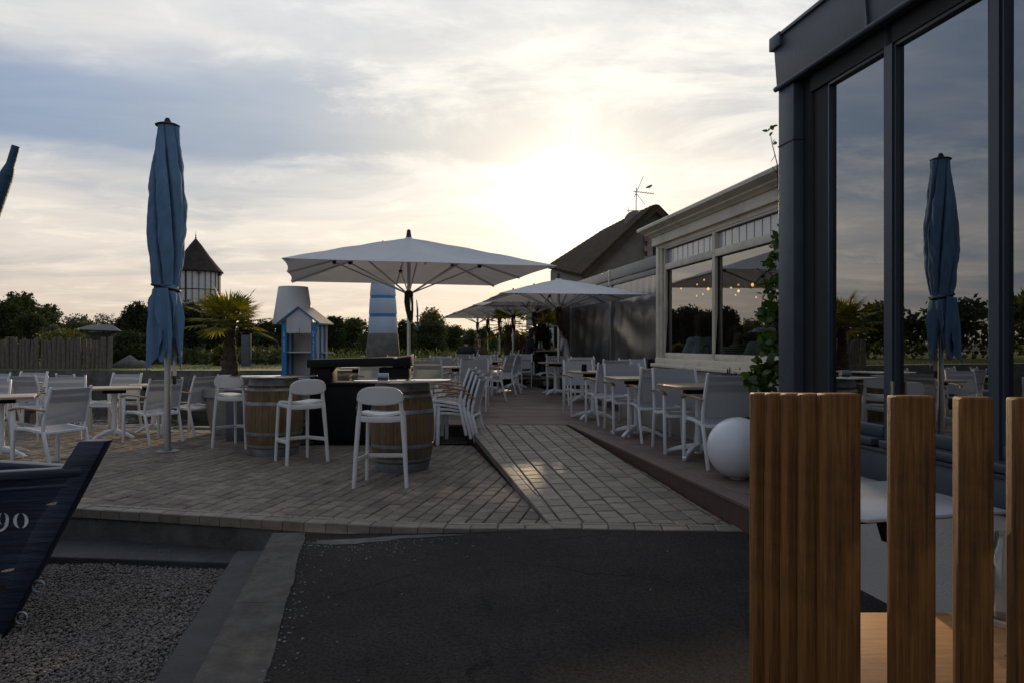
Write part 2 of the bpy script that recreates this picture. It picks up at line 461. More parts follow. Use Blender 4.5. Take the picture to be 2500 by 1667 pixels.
def struct(name, mb, mt, **kw):
    o = mb.build(name, mt, **kw) if isinstance(mb, MB) else mb
    o['kind'] = 'structure'
    return o
# ------------------------------------------------------------------ camera, sky, sun
cam_d = bpy.data.cameras.new('camera'); cam = bpy.data.objects.new('camera', cam_d); col.objects.link(cam)
cam.location = (0, 0, CZ); cam.rotation_euler = (R(90), 0, 0)
cam_d.sensor_width = 36; cam_d.lens = 36 * F / 2500; cam_d.shift_y = (HY - 833.5) / 2500
cam_d.clip_start = 0.05; cam_d.clip_end = 5000
scene.camera = cam
SUN_EL, SUN_AZ = R(10.9), R(4.3)                     # azimuth measured from +Y towards +X
S = Vector((math.sin(SUN_AZ) * math.cos(SUN_EL), math.cos(SUN_AZ) * math.cos(SUN_EL), math.sin(SUN_EL)))
sl = bpy.data.lights.new('sun', 'SUN'); so = bpy.data.objects.new('sun', sl); col.objects.link(so)
sl.energy = 2.8; sl.angle = R(1.0); sl.color = (1.0, 0.74, 0.44)
so.rotation_euler = (-S).to_track_quat('-Z', 'Y').to_euler()

w = bpy.data.worlds.new('World'); scene.world = w; w.use_nodes = True
nt = w.node_tree; L = nt.links; bg = nt.nodes['Background']; bg.inputs['Strength'].default_value = 1.0
sky = N(nt, 'ShaderNodeTexSky', sky_type='NISHITA'); sky.sun_disc = False
sky.sun_elevation = SUN_EL; sky.sun_rotation = SUN_AZ; sky.air_density = 1.0; sky.dust_density = 0.6; sky.ozone_density = 1.0
tc = N(nt, 'ShaderNodeTexCoord')
SK = N(nt, 'ShaderNodeVectorMath', operation='SCALE'); SK.inputs['Scale'].default_value = 0.055
L.new(sky.outputs['Color'], SK.inputs[0])


def m_(op, a, b_=None, clamp=False):
    n = N(nt, 'ShaderNodeMath', operation=op); n.use_clamp = clamp
    for i, x in enumerate((a, b_)):
        if x is None: continue
        if isinstance(x, (int, float)): n.inputs[i].default_value = x
        else: L.new(x, n.inputs[i])
    return n.outputs[0]


sx = N(nt, 'ShaderNodeSeparateXYZ'); L.new(tc.outputs['Generated'], sx.inputs[0])
dt = N(nt, 'ShaderNodeVectorMath', operation='DOT_PRODUCT'); L.new(tc.outputs['Generated'], dt.inputs[0]); dt.inputs[1].default_value = S
dot = m_('MAXIMUM', dt.outputs['Value'], -1.0)
zc = m_('MAXIMUM', sx.outputs['Z'], 0.0)
den = m_('ADD', zc, 0.09)
cx = N(nt, 'ShaderNodeCombineXYZ')
L.new(m_('DIVIDE', sx.outputs['X'], den), cx.inputs['X']); L.new(m_('DIVIDE', sx.outputs['Y'], den), cx.inputs['Y'])


def cloud(scale, sxy, rot, off, detail, dist, lo, hi, rough=0.55, bias=None):
    mp = N(nt, 'ShaderNodeMapping'); mp.inputs['Scale'].default_value = (*sxy, 1); mp.inputs['Rotation'].default_value = (0, 0, R(rot)); mp.inputs['Location'].default_value = (*off, 0)
    L.new(cx.outputs[0], mp.inputs['Vector'])
    nz = N(nt, 'ShaderNodeTexNoise', Scale=scale, Detail=detail, Roughness=rough); nz.inputs['Distortion'].default_value = dist
    L.new(mp.outputs['Vector'], nz.inputs['Vector'])
    mr = N(nt, 'ShaderNodeMapRange', interpolation_type='SMOOTHSTEP'); mr.inputs['From Min'].default_value = lo; mr.inputs['From Max'].default_value = hi
    L.new(m_('ADD', nz.outputs['Fac'], bias) if bias is not None else nz.outputs['Fac'], mr.inputs['Value'])
    return mr.outputs['Result']


# weather of that evening: an open blue lane between a high veil and a lower bank of broken cloud
lane = m_('POWER', 2.718, m_('MULTIPLY', m_('POWER', m_('ABSOLUTE', m_('DIVIDE', m_('SUBTRACT', m_('ADD', zc, m_('MULTIPLY', sx.outputs['X'], -0.035)), 0.270), 0.027)), 2.0), -1.0))
lane = m_('MULTIPLY', lane, m_('MULTIPLY', m_('SUBTRACT', 0.02, sx.outputs['X']), 4.0, True))
high = m_('MULTIPLY', m_('MULTIPLY', m_('SUBTRACT', zc, 0.29), 14.0, True), 0.13)
bank = m_('MULTIPLY', m_('MULTIPLY', m_('SUBTRACT', 0.245, zc), 20.0, True), 0.10)
ahead = m_('MULTIPLY', m_('ADD', sx.outputs['X'], 0.72), 6.0, True)
bias = m_('MULTIPLY', m_('SUBTRACT', m_('ADD', high, bank), m_('MULTIPLY', lane, 0.16)), ahead)
bias = m_('SUBTRACT', bias, m_('MULTIPLY', m_('SUBTRACT', 1.0, ahead), 0.035))
big = cloud(0.42, (0.62, 1.0), 20, (3.1, 1.7), 9.0, 0.35, 0.40, 0.60, 0.58, bias)       # broad veils
wisp = cloud(0.95, (0.75, 1.15), 24, (7.7, 2.2), 12.0, 0.7, 0.46, 0.68, 0.66, m_('MULTIPLY', bias, 0.6))     # fibrous patches
puff = cloud(2.6, (0.8, 1.0), 10, (2.2, 5.1), 9.0, 0.4, 0.50, 0.68, 0.60)         # small torn edges
dark = cloud(0.62, (0.5, 1.25), 3, (1.3, 9.1), 6.0, 0.5, 0.50, 0.66)              # grey-blue bars low down


def ramp(fac, els, lin=True):
    r = N(nt, 'ShaderNodeValToRGB')
    e = r.color_ramp.elements
    while len(e) < len(els): e.new(0.5)
    for k, (p, c) in enumerate(els):
        e[k].position = p; e[k].color = (*c, 1)
    L.new(fac, r.inputs['Fac'])
    return r.outputs['Color']


half = m_('ADD', m_('MULTIPLY', dot, 0.5), 0.5)
lit = ramp(half, [(0.0, (0.35, 0.39, 0.455)), (0.5, (0.44, 0.475, 0.535)), (0.80, (0.58, 0.595, 0.625)), (0.905, (0.78, 0.775, 0.77)), (0.965, (0.865, 0.855, 0.83)), (0.988, (0.95, 0.925, 0.87)), (1.0, (0.95, 0.92, 0.86))])
low = ramp(zc, [(0.0, (0.96, 0.79, 0.63)), (0.06, (0.97, 0.84, 0.71)), (0.13, (1.02, 0.93, 0.83)), (0.22, (1.03, 0.985, 0.925)), (0.40, (1, 1, 1)), (0.65, (0.84, 0.87, 0.94)), (1.0, (0.68, 0.73, 0.82))])


def mixc(f, a, b_, bt='MIX'):
    n = N(nt, 'ShaderNodeMix', data_type='RGBA', blend_type=bt)
    for s_, x in (('Factor', f), ('A', a), ('B', b_)):
        if isinstance(x, (int, float)): n.inputs[s_].default_value = x
        elif isinstance(x, tuple): n.inputs[s_].default_value = (*x, 1)
        else: L.new(x, n.inputs[s_])
    return n.outputs['Result']


cloudc = mixc(1.0, lit, low, 'MULTIPLY')
blue = ramp(half, [(0.0, (0.16, 0.22, 0.35)), (0.5, (0.17, 0.25, 0.40)), (0.72, (0.17, 0.26, 0.43)), (0.86, (0.34, 0.44, 0.62)), (0.905, (0.41, 0.51, 0.70)), (0.965, (0.55, 0.62, 0.73)), (1.0, (0.85, 0.83, 0.79))])
clear = mixc(0.25, mixc(1.0, blue, low, 'MULTIPLY'), SK.outputs[0])
cov = m_('MAXIMUM', big, m_('MULTIPLY', wisp, 0.85))
lowveil = m_('SUBTRACT', 1.0, m_('MULTIPLY', zc, m_('SUBTRACT', 11.0, m_('MULTIPLY', ahead, 5.0))), True)                # veil thickens to the horizon
cov = m_('MAXIMUM', cov, lowveil, True)
c0 = mixc(m_('MULTIPLY', cov, 0.93), clear, cloudc)
c0 = mixc(m_('MULTIPLY', m_('ADD', m_('MULTIPLY', wisp, 0.5), m_('MULTIPLY', m_('MULTIPLY', puff, big), 0.75)), 1.0, True), c0, mixc(1.0, cloudc, (1.17, 1.16, 1.135), 'MULTIPLY'))
dk = mixc(1.0, c0, (0.66, 0.72, 0.81), 'MULTIPLY')
near = m_('SUBTRACT', 1.0, m_('POWER', m_('MAXIMUM', dot, 0.0), 30.0), True)
c0 = mixc(m_('MULTIPLY', m_('MULTIPLY', dark, near), 0.6), c0, dk)
thick = m_('ADD', 0.72, m_('MULTIPLY', m_('ADD', big, wisp), 0.2))           # the veil scatters the sun unevenly
g1 = m_('MULTIPLY', m_('MULTIPLY', m_('POWER', m_('MAXIMUM', dot, 0.0), 420.0), 0.75), thick)
g2 = m_('MULTIPLY', m_('MULTIPLY', m_('POWER', m_('MAXIMUM', dot, 0.0), 45.0), 0.17), thick)
gl = N(nt, 'ShaderNodeVectorMath', operation='SCALE'); gl.inputs[0].default_value = (1.0, 0.90, 0.72)
L.new(m_('ADD', g1, g2), gl.inputs['Scale'])
fin = N(nt, 'ShaderNodeVectorMath', operation='ADD'); L.new(c0, fin.inputs[0]); L.new(gl.outputs[0], fin.inputs[1])
L.new(fin.outputs[0], bg.inputs['Color'])

scene.view_settings.view_transform = 'Standard'; scene.view_settings.look = 'None'
scene.view_settings.exposure = 0.0; scene.view_settings.gamma = 1.0
try:
    scene.cycles.use_adaptive_sampling = True; scene.cycles.use_denoising = True
    scene.cycles.max_bounces = 8; scene.cycles.transparent_max_bounces = 16
    scene.cycles.caustics_reflective = False; scene.cycles.caustics_refractive = False
    scene.cycles.sample_clamp_indirect = 4.0
except Exception:
    pass


# ------------------------------------------------------------------ paving tools
def clip_ok(poly, region):
    out = list(poly)
    for i in range(len(region)):
        a, b_ = region[i], region[(i + 1) % len(region)]
        side = lambda p: (b_[0] - a[0]) * (p[1] - a[1]) - (b_[1] - a[1]) * (p[0] - a[0])
        res = []
        for k in range(len(out)):
            p, q = out[k - 1], out[k]
            sp_, sq = side(p), side(q)
            if sq >= 0:
                if sp_ < 0:
                    t = sp_ / (sp_ - sq); res.append((p[0] + (q[0] - p[0]) * t, p[1] + (q[1] - p[1]) * t))
                res.append(q)
            elif sp_ >= 0:
                t = sp_ / (sp_ - sq); res.append((p[0] + (q[0] - p[0]) * t, p[1] + (q[1] - p[1]) * t))
        out = res
        if len(out) < 3: return []
    return out


def area2(p):
    return sum(p[i - 1][0] * p[i][1] - p[i][0] * p[i - 1][1] for i in range(len(p))) / 2


def block(mb, poly, zf, c=0.006, jit=0.003, depth=0.03, sep=False):
    """one stone or board with worn (chamfered) edges"""
    if len(poly) < 3 or abs(area2(poly)) < 6e-4: return
    mx = sum(p[0] for p in poly) / len(poly); my = sum(p[1] for p in poly) / len(poly)
    dz = random.uniform(-jit, jit); tx, ty = random.uniform(-jit, jit) * 2, random.uniform(-jit, jit) * 2
    n = len(poly); vs = []
    for p in poly:
        vs.append((p[0], p[1], zf(*p) - depth))
    for p in poly:
        vs.append((p[0], p[1], zf(*p) - c * 0.8 + dz))
    for p in poly:
        d = math.hypot(p[0] - mx, p[1] - my); k = max(0, 1 - c * 1.4 / d)
        x, y = mx + (p[0] - mx) * k, my + (p[1] - my) * k
        vs.append((x, y, zf(x, y) + dz + (x - mx) * tx + (y - my) * ty))
    fs = []
    for r_ in (0, 1):
        fs += [(r_ * n + i, r_ * n + (i + 1) % n, (r_ + 1) * n + (i + 1) % n, (r_ + 1) * n + i) for i in range(n)]
    fs.append(tuple(2 * n + i for i in range(n)))
    mb.add(vs, fs)


def pave(region, d, w, lens, gap, zf, mb, stagger=0.5, **kw):
    """rows of blocks running along direction d inside a convex region"""
    d = Vector((d[0], d[1])).normalized(); s_ = Vector((d.y, -d.x))
    us = [p[0] * d.x + p[1] * d.y for p in region]; ss = [p[0] * s_.x + p[1] * s_.y for p in region]
    y = min(ss) - 0.01; row = 0
    while y < max(ss):
        ww = w if not isinstance(w, tuple) else random.choice(w)
        x = min(us) - random.uniform(0, 1) * (lens[0] if stagger else 0) - 0.01
        while x < max(us):
            l = random.choice(lens)
            q = [(x + gap / 2, y + gap / 2), (x + gap / 2, y + ww - gap / 2), (x + l - gap / 2, y + ww - gap / 2), (x + l - gap / 2, y + gap / 2)]
            P_ = [(a * d.x + b_ * s_.x, a * d.y + b_ * s_.y) for a, b_ in q]
            if area2(P_) < 0: P_.reverse()
            block(mb, clip_ok(P_, region), zf, **kw)
            x += l
        y += ww; row += 1


# ------------------------------------------------------------------ ground
edge = [gnd(202, 1240), gnd(489, 1257), gnd(744, 1273), gnd(957, 1283), gnd(1148, 1289), gnd(1350, 1289)]
edge = [(p.x, p.y) for p in edge]
edge = [(-9.5, 6.75)] + edge
A0, A1 = edge[-1], (-0.67, 10.73)         # ramp left edge, foot and head
B0, B1 = (1.716, 5.42), (0.80, 10.73)     # ramp right edge
zr = lambda x, y: max(0.0, min(1.0, (y - 5.47) / 5.26)) * 0.2

# terrace stones: everything left of the ramp, down to the curved front edge (inside a soldier course)
terr = [(-9.5, 6.93), (-3.6, 6.30), (-2.45, 6.06), (-1.57, 5.86), (-0.9, 5.71), (-0.28, 5.64), (0.285, 5.64), (-0.70, 10.73), (-2.95, 10.73), (-3.3, 11.6), (-4.77, 11.75), (-7.36, 12.4), (-9.5, 12.9)]
# convex pieces
mb = MB()
def half_regions():
    xs = [-9.5, -3.6, -2.45, -1.57, -0.9, -0.28]
    ys = [6.93, 6.30, 6.06, 5.86, 5.71, 5.64]
    return xs, ys
def front_y(x):
    xs, ys = half_regions()
    return float(np.interp(x, xs + [0.285], ys + [5.64]))
def back_y(x):
    return float(np.interp(x, [-9.5, -7.36, -4.77, -3.31, -3.3, -0.7], [12.9, 12.4, 11.75, 11.45, 10.73, 10.73]))
def ramp_x(y): return A0[0] + (A1[0] - A0[0]) * (y - A0[1]) / (A1[1] - A0[1])
zflat = lambda x, y: 0.0
d1 = Vector((0.2, 1.0)).normalized(); s1 = Vector((d1.y, -d1.x))
y0 = -12.0
while y0 < 3.2:
    x0 = 3.6 + random.uniform(0, 0.2)
    while x0 < 14:
        l = random.choice((0.17, 0.2, 0.2, 0.24))
        q = [(x0, y0), (x0 + l - 0.016, y0), (x0 + l - 0.016, y0 + 0.125), (x0, y0 + 0.125)]
        P_ = [(a * d1.x + b_ * s1.x, a * d1.y + b_ * s1.y) for a, b_ in q]
        if area2(P_) < 0: P_.reverse()
        mx = sum(p[0] for p in P_) / 4; my = sum(p[1] for p in P_) / 4
        if -9.4 < mx < 0.5:
            fy = front_y(mx); by = back_y(mx)
            t = (front_y(mx + .1) - front_y(mx - .1)) / .2
            reg = [(mx - 1, fy - t), (mx + 1, fy + t), (mx + 1, by), (mx - 1, by)]
            P_ = clip_ok(P_, reg)
            if P_ and mx > -1.2:       # trim along the ramp's edge
                P_ = clip_ok(P_, [(0.2987, 5.5), (-0.68, 10.75), (-5, 10.75), (-5, 5.5)])
            if P_: block(mb, P_, zflat, 0.009, 0.003)
        x0 += l
    y0 += 0.135
struct('terrace_paving', mb, 'paver', smooth=False)
mb = MB()
for i in range(len(edge) - 1):      # soldier course on the front edge, two deep
    a, b_ = Vector(edge[i]), Vector(edge[i + 1]); n_ = max(1, round((b_ - a).length / 0.2)); t = (b_ - a) / n_; nn = Vector((-t.y, t.x)).normalized()
    for k in range(n_):
        p = a + t * k
        for o0, o1 in ((-0.012, 0.098), (0.104, 0.158)):
            q = [p + t * 0.015 + nn * o0, p + t * 0.985 + nn * o0, p + t * 0.985 + nn * o1, p + t * 0.015 + nn * o1]
            block(mb, [tuple(v) for v in q], lambda x, y: 0.002, 0.008, 0.003, depth=0.075)
struct('terrace_kerb', mb, 'paver_edge', smooth=False)
mb = MB()
poly = [(-9.5, 6.77)] + [(p[0], p[1] + 0.012) for p in edge[1:]] + [(0.30, 5.52), (-0.66, 10.75), (-3.3, 10.75), (-3.31, 11.45), (-4.77, 11.75), (-7.36, 12.4), (-9.5, 12.9)]
mb.prism(poly, -1.0, -0.024)
struct('terrace_base', mb, 'concrete', smooth=False)
mb = MB(); mb.prism([(p[0] + (0.02 if i < 8 else 0), p[1] + (.12 if i < 8 else 0)) for i, p in enumerate(poly)], -0.0235, -0.017)
struct('terrace_joints', mb, 'joint_sand', smooth=False)
# ramp
mb = MB()
reg = [(A0[0] - 0.01, 5.68), (1.66, 5.62), (B1[0] - 0.02, 10.72), (A1[0] + 0.105, 10.72), (A0[0] + 0.095, 5.68)]
reg = [(A0[0] + 0.075, 5.67), (1.655, 5.62), (B1[0] - 0.02, 10.72), (A1[0] + 0.105, 10.72)]
pave(reg, (-0.155, 1.0), 0.172, (0.16, 0.2, 0.2, 0.24), 0.013, zr, mb, c=0.008, jit=0.003)
n_ = 26                                               # stones laid along the ramp's raised left edge
for k in range(n_):
    a = Vector(A0).lerp(Vector(A1), k / n_); b_ = Vector(A0).lerp(Vector(A1), (k + 1) / n_); t = (b_ - a).normalized(); nn = Vector((t.y, -t.x))
    q = [a + t * .003, a + nn * 0.1 + t * .003, b_ + nn * 0.1 - t * .003, b_ - t * .003]
    block(mb, [tuple(v) for v in q], lambda x, y: zr(x, y) + 0.003, 0.008, 0.002, depth=0.07)
n_ = 8
for k in range(7):
    for o0, o1 in ((0, 0.1), (0.106, 0.16)):
        a = Vector((A0[0] + .02, A0[1])).lerp(Vector(B0), k / 7); b_ = Vector((A0[0] + .02, A0[1])).lerp(Vector(B0), (k + 1) / 7); t = b_ - a; nn = Vector((-t.y, t.x)).normalized()
        q = [a + t * .015 + nn * o0, b_ - t * .015 + nn * o0, b_ - t * .015 + nn * o1, a + t * .015 + nn * o1]
        block(mb, [tuple(v) for v in q], lambda x, y: zr(x, y) + 0.004, 0.008, 0.002)
struct('ramp_paving', mb, 'paver_edge', smooth=False)
mb = MB()
q = [(A0[0] + .015, 5.525), (1.69, 5.44), (B1[0], 10.73), (A1[0] + .012, 10.73)]
mb.hexa([(x, y, -0.9) for x, y in q] + [(x, y, zr(x, y) - 0.024) for x, y in q])
struct('ramp_base', mb, 'joint_sand', smooth=False)

# deck boards
SL = 0.16
zd = lambda x, y: 0.2
mb = MB()
main_ = [(-3.25, 10.76), (-3.0, 10.76)]
def boards(reg, mb, z=0.2):
    ys = [p[1] for p in reg]; y = min(ys)
    while y < max(ys):
        for x0 in np.arange(-9 + random.uniform(0, 2), 4, 3.6):
            q = [(x0 + .002, y + .003), (x0 + 3.598, y + .003), (x0 + 3.598, y + 0.139), (x0 + .002, y + 0.139)]
            block(mb, clip_ok(q, reg), lambda x, yy: z, 0.004, 0.0012)
        y += 0.142
boards([(-3.2, 10.76), (2.2, 10.76), (-1.6, 34), (-6.2, 34)], mb)
boards([(1.905, 5.2), (3.05, 5.2), (2.3, 10.76), (0.99, 10.76)], mb)
struct('deck', mb, 'deck_wood', smooth=False)
mb = MB()
mb.prism([(-3.18, 10.775), (2.2, 10.775), (-1.6, 34), (-6.2, 34)], -1.0, 0.172)
mb.prism([(1.91, 5.2), (3.05, 5.2), (2.3, 10.77), (1.0, 10.77)], -0.2, 0.172)
struct('deck_base', mb, 'timber_dark', smooth=False)
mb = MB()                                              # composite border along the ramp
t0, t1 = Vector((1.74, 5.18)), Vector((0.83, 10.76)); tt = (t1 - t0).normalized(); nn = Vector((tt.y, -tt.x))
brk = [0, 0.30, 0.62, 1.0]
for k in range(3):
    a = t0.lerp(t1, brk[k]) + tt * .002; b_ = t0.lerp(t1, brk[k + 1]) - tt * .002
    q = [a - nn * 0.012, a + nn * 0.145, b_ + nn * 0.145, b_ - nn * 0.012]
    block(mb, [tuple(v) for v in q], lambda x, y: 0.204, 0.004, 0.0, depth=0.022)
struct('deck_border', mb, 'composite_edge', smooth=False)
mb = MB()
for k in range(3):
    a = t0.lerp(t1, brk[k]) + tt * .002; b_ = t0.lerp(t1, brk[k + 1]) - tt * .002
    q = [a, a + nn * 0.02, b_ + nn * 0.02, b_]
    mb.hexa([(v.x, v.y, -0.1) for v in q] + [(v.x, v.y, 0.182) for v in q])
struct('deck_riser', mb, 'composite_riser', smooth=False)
# raised far platform
mb = MB()
boards([(0.55, 20.6), (1.0, 20.2), (0.35, 27), (-0.4, 27)], mb, 0.2)
mb = MB()
for k in range(40):
    y = 20.4 + k * 0.142
    q = [(3.86 - SL * y - 2.1 + 0.0, y), (1.6, y), (1.6, y + .138), (3.86 - SL * y - 2.12, y + .138)]
    block(mb, q, lambda x, yy: 0.42, 0.004, 0.001)
struct('raised_deck', mb, 'deck_wood', smooth=False)
mb = MB(); mb.prism([(0.52, 20.415), (1.58, 20.415), (1.58, 26), (-0.36, 26)], 0.203, 0.39)
struct('raised_deck_base', mb, 'timber_dark', smooth=False)

# asphalt: sinks slightly to the left
def za(x, y): return -0.065 * max(0, min(1, (0.25 - x) / 1.5)) - 0.004
def strip_x(y): return -1.57 + (5.46 - y) * 0.21
mb = MB()
ys = list(np.linspace(-3, 5.62, 60)); us = list(np.linspace(0, 1, 40) ** 1.5)
vs = []; fs = []
for y in ys:
    x0 = strip_x(y) + 0.0
    for u in us:
        x = x0 + u * 12
        vs.append((x, y, za(x, y)))
n_ = len(us)
fs = [(j * n_ + i, j * n_ + i + 1, (j + 1) * n_ + i + 1, (j + 1) * n_ + i) for j in range(len(ys) - 1) for i in range(n_ - 1)]
mb.add(vs, fs)
struct('asphalt', mb, 'asphalt')
mb = MB(); mb.add([(-60, -60, -0.09), (60, -60, -0.09), (60, -2.98, -0.09), (-60, -2.98, -0.09)], [(0, 1, 2, 3)])
struct('road', mb, 'asphalt')
# concrete strip + lower damp step + ledge under the wall
mb = MB()
P0, P1 = Vector((-1.585, 5.5)), Vector((0.18, -3.0)); n_ = 160
rj = [random.uniform(-.006, .006) + .006 * math.sin(i * .37) for i in range(162)]
lf = lambda y: -1.80 + (5.49 - y) * 0.187
for k in range(n_):
    ya, yb = 5.62 - k * 0.054, 5.62 - (k + 1) * 0.054
    if k in (28, 75, 110): ya -= 0.008
    ja, jb = rj[k], rj[k + 1]
    mb.add([(lf(ya), ya, -0.062), (strip_x(ya) + 0.03 + ja, ya, -0.058), (strip_x(yb) + 0.03 + jb, yb, -0.058), (lf(yb), yb, -0.062), (lf(ya), ya, -0.4), (lf(yb), yb, -0.4),
            (strip_x(ya) + 0.03 + ja, ya, -0.12), (strip_x(yb) + 0.03 + jb, yb, -0.12)], [(0, 3, 2, 1), (0, 4, 5, 3), (1, 2, 7, 6)])
struct('kerb_strip', mb, 'concrete_strip', smooth=False)
mb = MB()
l2 = lambda y: -2.06 + (5.4 - y) * 0.195
mb.hexa([(l2(5.62), 5.62, -0.45), (lf(5.62) + .01, 5.62, -0.45), (lf(-3) + .01, -3, -0.45), (l2(-3), -3, -0.45), (l2(5.62), 5.62, -0.20), (lf(5.62) + .01, 5.62, -0.185), (lf(-3) + .01, -3, -0.185), (l2(-3), -3, -0.20)])
mb.hexa([(-9.5, 6.35, -0.5), (-2.0, 5.5, -0.5), (-1.95, 5.95, -0.5), (-9.5, 6.9, -0.5), (-9.5, 6.35, -0.265), (-2.0, 5.5, -0.255), (-1.95, 5.95, -0.25), (-9.5, 6.9, -0.26)])
struct('ledge', mb, 'concrete_damp', smooth=False, bevel=0.012)
mb = MB(); mb.add([(-60, -3, -0.33), (-1.0, -3, -0.33), (-1.9, 5.9, -0.33), (-9.5, 6.8, -0.33), (-60, 6.8, -0.33)], [(0, 1, 2, 3, 4)])
struct('gravel_bed', mb, 'gravel_bed')
# pebbles
ico = bmesh.new(); bmesh.ops.create_icosphere(ico, subdivisions=1, radius=1)
iv = np.array([v.co[:] for v in ico.verts]); iff = np.array([[v.index for v in f.verts] for f in ico.faces]); ico.free()


def stones(name, pts, sz, mt, flat=0.6):
    n = len(pts)
    s = sz * rng.uniform(0.6, 1.5, (n, 1, 1)) * np.stack([rng.uniform(.8, 1.3, n), rng.uniform(.7, 1.1, n), rng.uniform(.5, .9, n) * flat / .6], -1)[:, None, :]
    a = rng.uniform(0, 6.28, n); c, s_ = np.cos(a), np.sin(a)
    V = iv[None] * s * rng.uniform(0.85, 1.15, (n, 12, 1))
    V = np.stack([V[..., 0] * c[:, None] - V[..., 1] * s_[:, None], V[..., 0] * s_[:, None] + V[..., 1] * c[:, None], V[..., 2]], -1) + np.asarray(pts)[:, None, :]
    Q = iff[None] + (np.arange(n) * 12)[:, None, None]
    return mesh_np(name, V.reshape(-1, 3), Q.reshape(-1, 3), mt, smooth=True)


pts = []
while len(pts) < 38000:
    y = rng.uniform(2.6, 5.75); x = rng.uniform(-4.3, l2(y) + 0.02)
    if y > 5.62 - 0.11 * (x + 2.0): continue
    if x < -0.70 * y - 0.25: continue
    hump = 0.02 * math.sin(x * 5 + 1) * math.sin(y * 4)
    pts.append((x, y, -0.315 + hump + rng.uniform(-0.01, 0.012)))
tag(stones('gravel', pts, 0.0080, 'pebble'), kind='stuff')
pts = []
for _ in range(300):      # loose grit at the crumbling asphalt edge
    if rng.random() < 0.55:
        y = rng.uniform(2.9, 5.45); x = strip_x(y) + abs(rng.normal(0.04, 0.09))
    else:
        x = rng.normal(-1.0, 0.33); y = 5.36 - abs(rng.normal(0.02, 0.22))
    if x < strip_x(y) or x > 0.2: continue
    pts.append((x, y, za(x, y) + 0.002))
for _ in range(14):
    y = rng.uniform(2.9, 5.4); x = rng.uniform(strip_x(y), 1.7); pts.append((x, y, za(x, y) + .001))
for _ in range(110):
    y = rng.uniform(5.62, 5.85) ; x = rng.normal(-2.75, 0.25); pts.append((x, y - (x + 2) * 0.12, -0.257))
tag(stones('loose_grit', pts, 0.0062, 'grit_stone'), kind='stuff')
# light patches of old screed where the asphalt is worn away
mb = MB()
for px, py, rx, ry in ((850, 1318, .30, .055), (990, 1312, .42, .035)):
    c = gnd(px, py, -0.055); k_ = 26
    pts2 = [(c.x + rx * (1 + .25 * math.sin(3 * a + px) + .12 * math.sin(7 * a)) * math.cos(a), c.y + ry * (1 + .3 * math.sin(2 * a + py) + .15 * math.sin(9 * a)) * math.sin(a)) for a in [2 * math.pi * i / k_ for i in range(k_)]]
    mb.add([(x, y, za(x, y) + 0.003) for x, y in pts2], [tuple(range(k_))])
struct('worn_screed', mb, 'concrete', smooth=False)

# land, water, far bank
mb = MB(); mb.add([(-300, 6.8, -0.78), (-1.5, 6.8, -0.78), (-3, 34.5, -0.78), (-300, 34.5, -0.78)], [(0, 1, 2, 3)])
struct('water', mb, 'water')
mb = MB(); mb.add([(-3.1, 10, 0.02), (120, 10, 0.02), (120, 34.2, 0.02), (-6.2, 34.2, 0.02)], [(0, 1, 2, 3)])
mb.add([(1.9, -3, -0.012), (120, -3, -0.012), (120, 10.02, -0.012), (1.9, 10.02, -0.012)], [(0, 1, 2, 3)])
struct('ground', mb, 'soil')
mb = MB()
def lawn(u, v):
    x = -120 + 240 * u; y = 34.05 + 26 * v
    return (x, y, 0.17 + 0.10 * math.sin(x * .21) * v + 0.25 * v * v)
mb.sheet(lawn, 60, 10)
struct('lawn', mb, 'grass')
mb = MB(); mb.add([(-2500, 60, 0.40), (2500, 60, 0.40), (2500, 3000, 0.4), (-2500, 3000, 0.4)], [(0, 1, 2, 3)])
struct('field', mb, 'field')
mb = MB(); mb.hexa([(-120, 33.7, -1.2), (-6.3, 33.7, -1.2), (-6.3, 34.1, -1.2), (-120, 34.1, -1.2), (-120, 33.7, 0.16), (-6.3, 33.7, 0.16), (-6.3, 34.1, 0.16), (-120, 34.1, 0.16)])
tag(mb.build('bank_wall', 'stone', smooth=False), 'low dark stone retaining wall along the far side of the water', 'wall')
# old jetty beams in the water behind the left tables
for k, (x0, x1, y, z, lab) in enumerate(((-12.5, -5.4, 17.5, -0.10, 'weathered grey mooring beam lying across the water behind the left tables'), (-11.0, -4.6, 15.2, -0.42, 'lower weathered beam just above the water behind the chairs'))):
    t = thing('mooring_beam', lab, 'beam', (0, 0, 0), 0, 'mooring beams over the water')
    MB().box(((x0 + x1) / 2, y, z), (x1 - x0, 0.3, 0.2), R(-4)).build('timber', 'concrete', t, bevel=0.02)
    mb = MB()
    for xx in (x0 + 1.0, x1 - 1.2): mb.box((xx, y + 0.02, (z - 1.2) / 2 - .1), (0.26, 0.26, abs(z + 1.2)))
    mb.build('pile', 'timber_dark', t)
# ------------------------------------------------------------------ buildings on the right (all facades share one direction)
nrm = Vector((-1, -SL, 0)).normalized()          # outward, towards the terrace
def FP(A, Y, off, z): return Vector((A - SL * Y, Y, z)) + nrm * off
def yof(A, px): return A / ((px - CX) / F + SL)  # depth where a photo column meets the facade
def fbox(mb, A, Y0, Y1, o0, o1, z0, z1):
    q = [FP(A, Y0, o0, z0), FP(A, Y0, o1, z0), FP(A, Y1, o1, z0), FP(A, Y1, o0, z0)]
    return mb.hexa(q + [p + Vector((0, 0, z1 - z0)) for p in q])


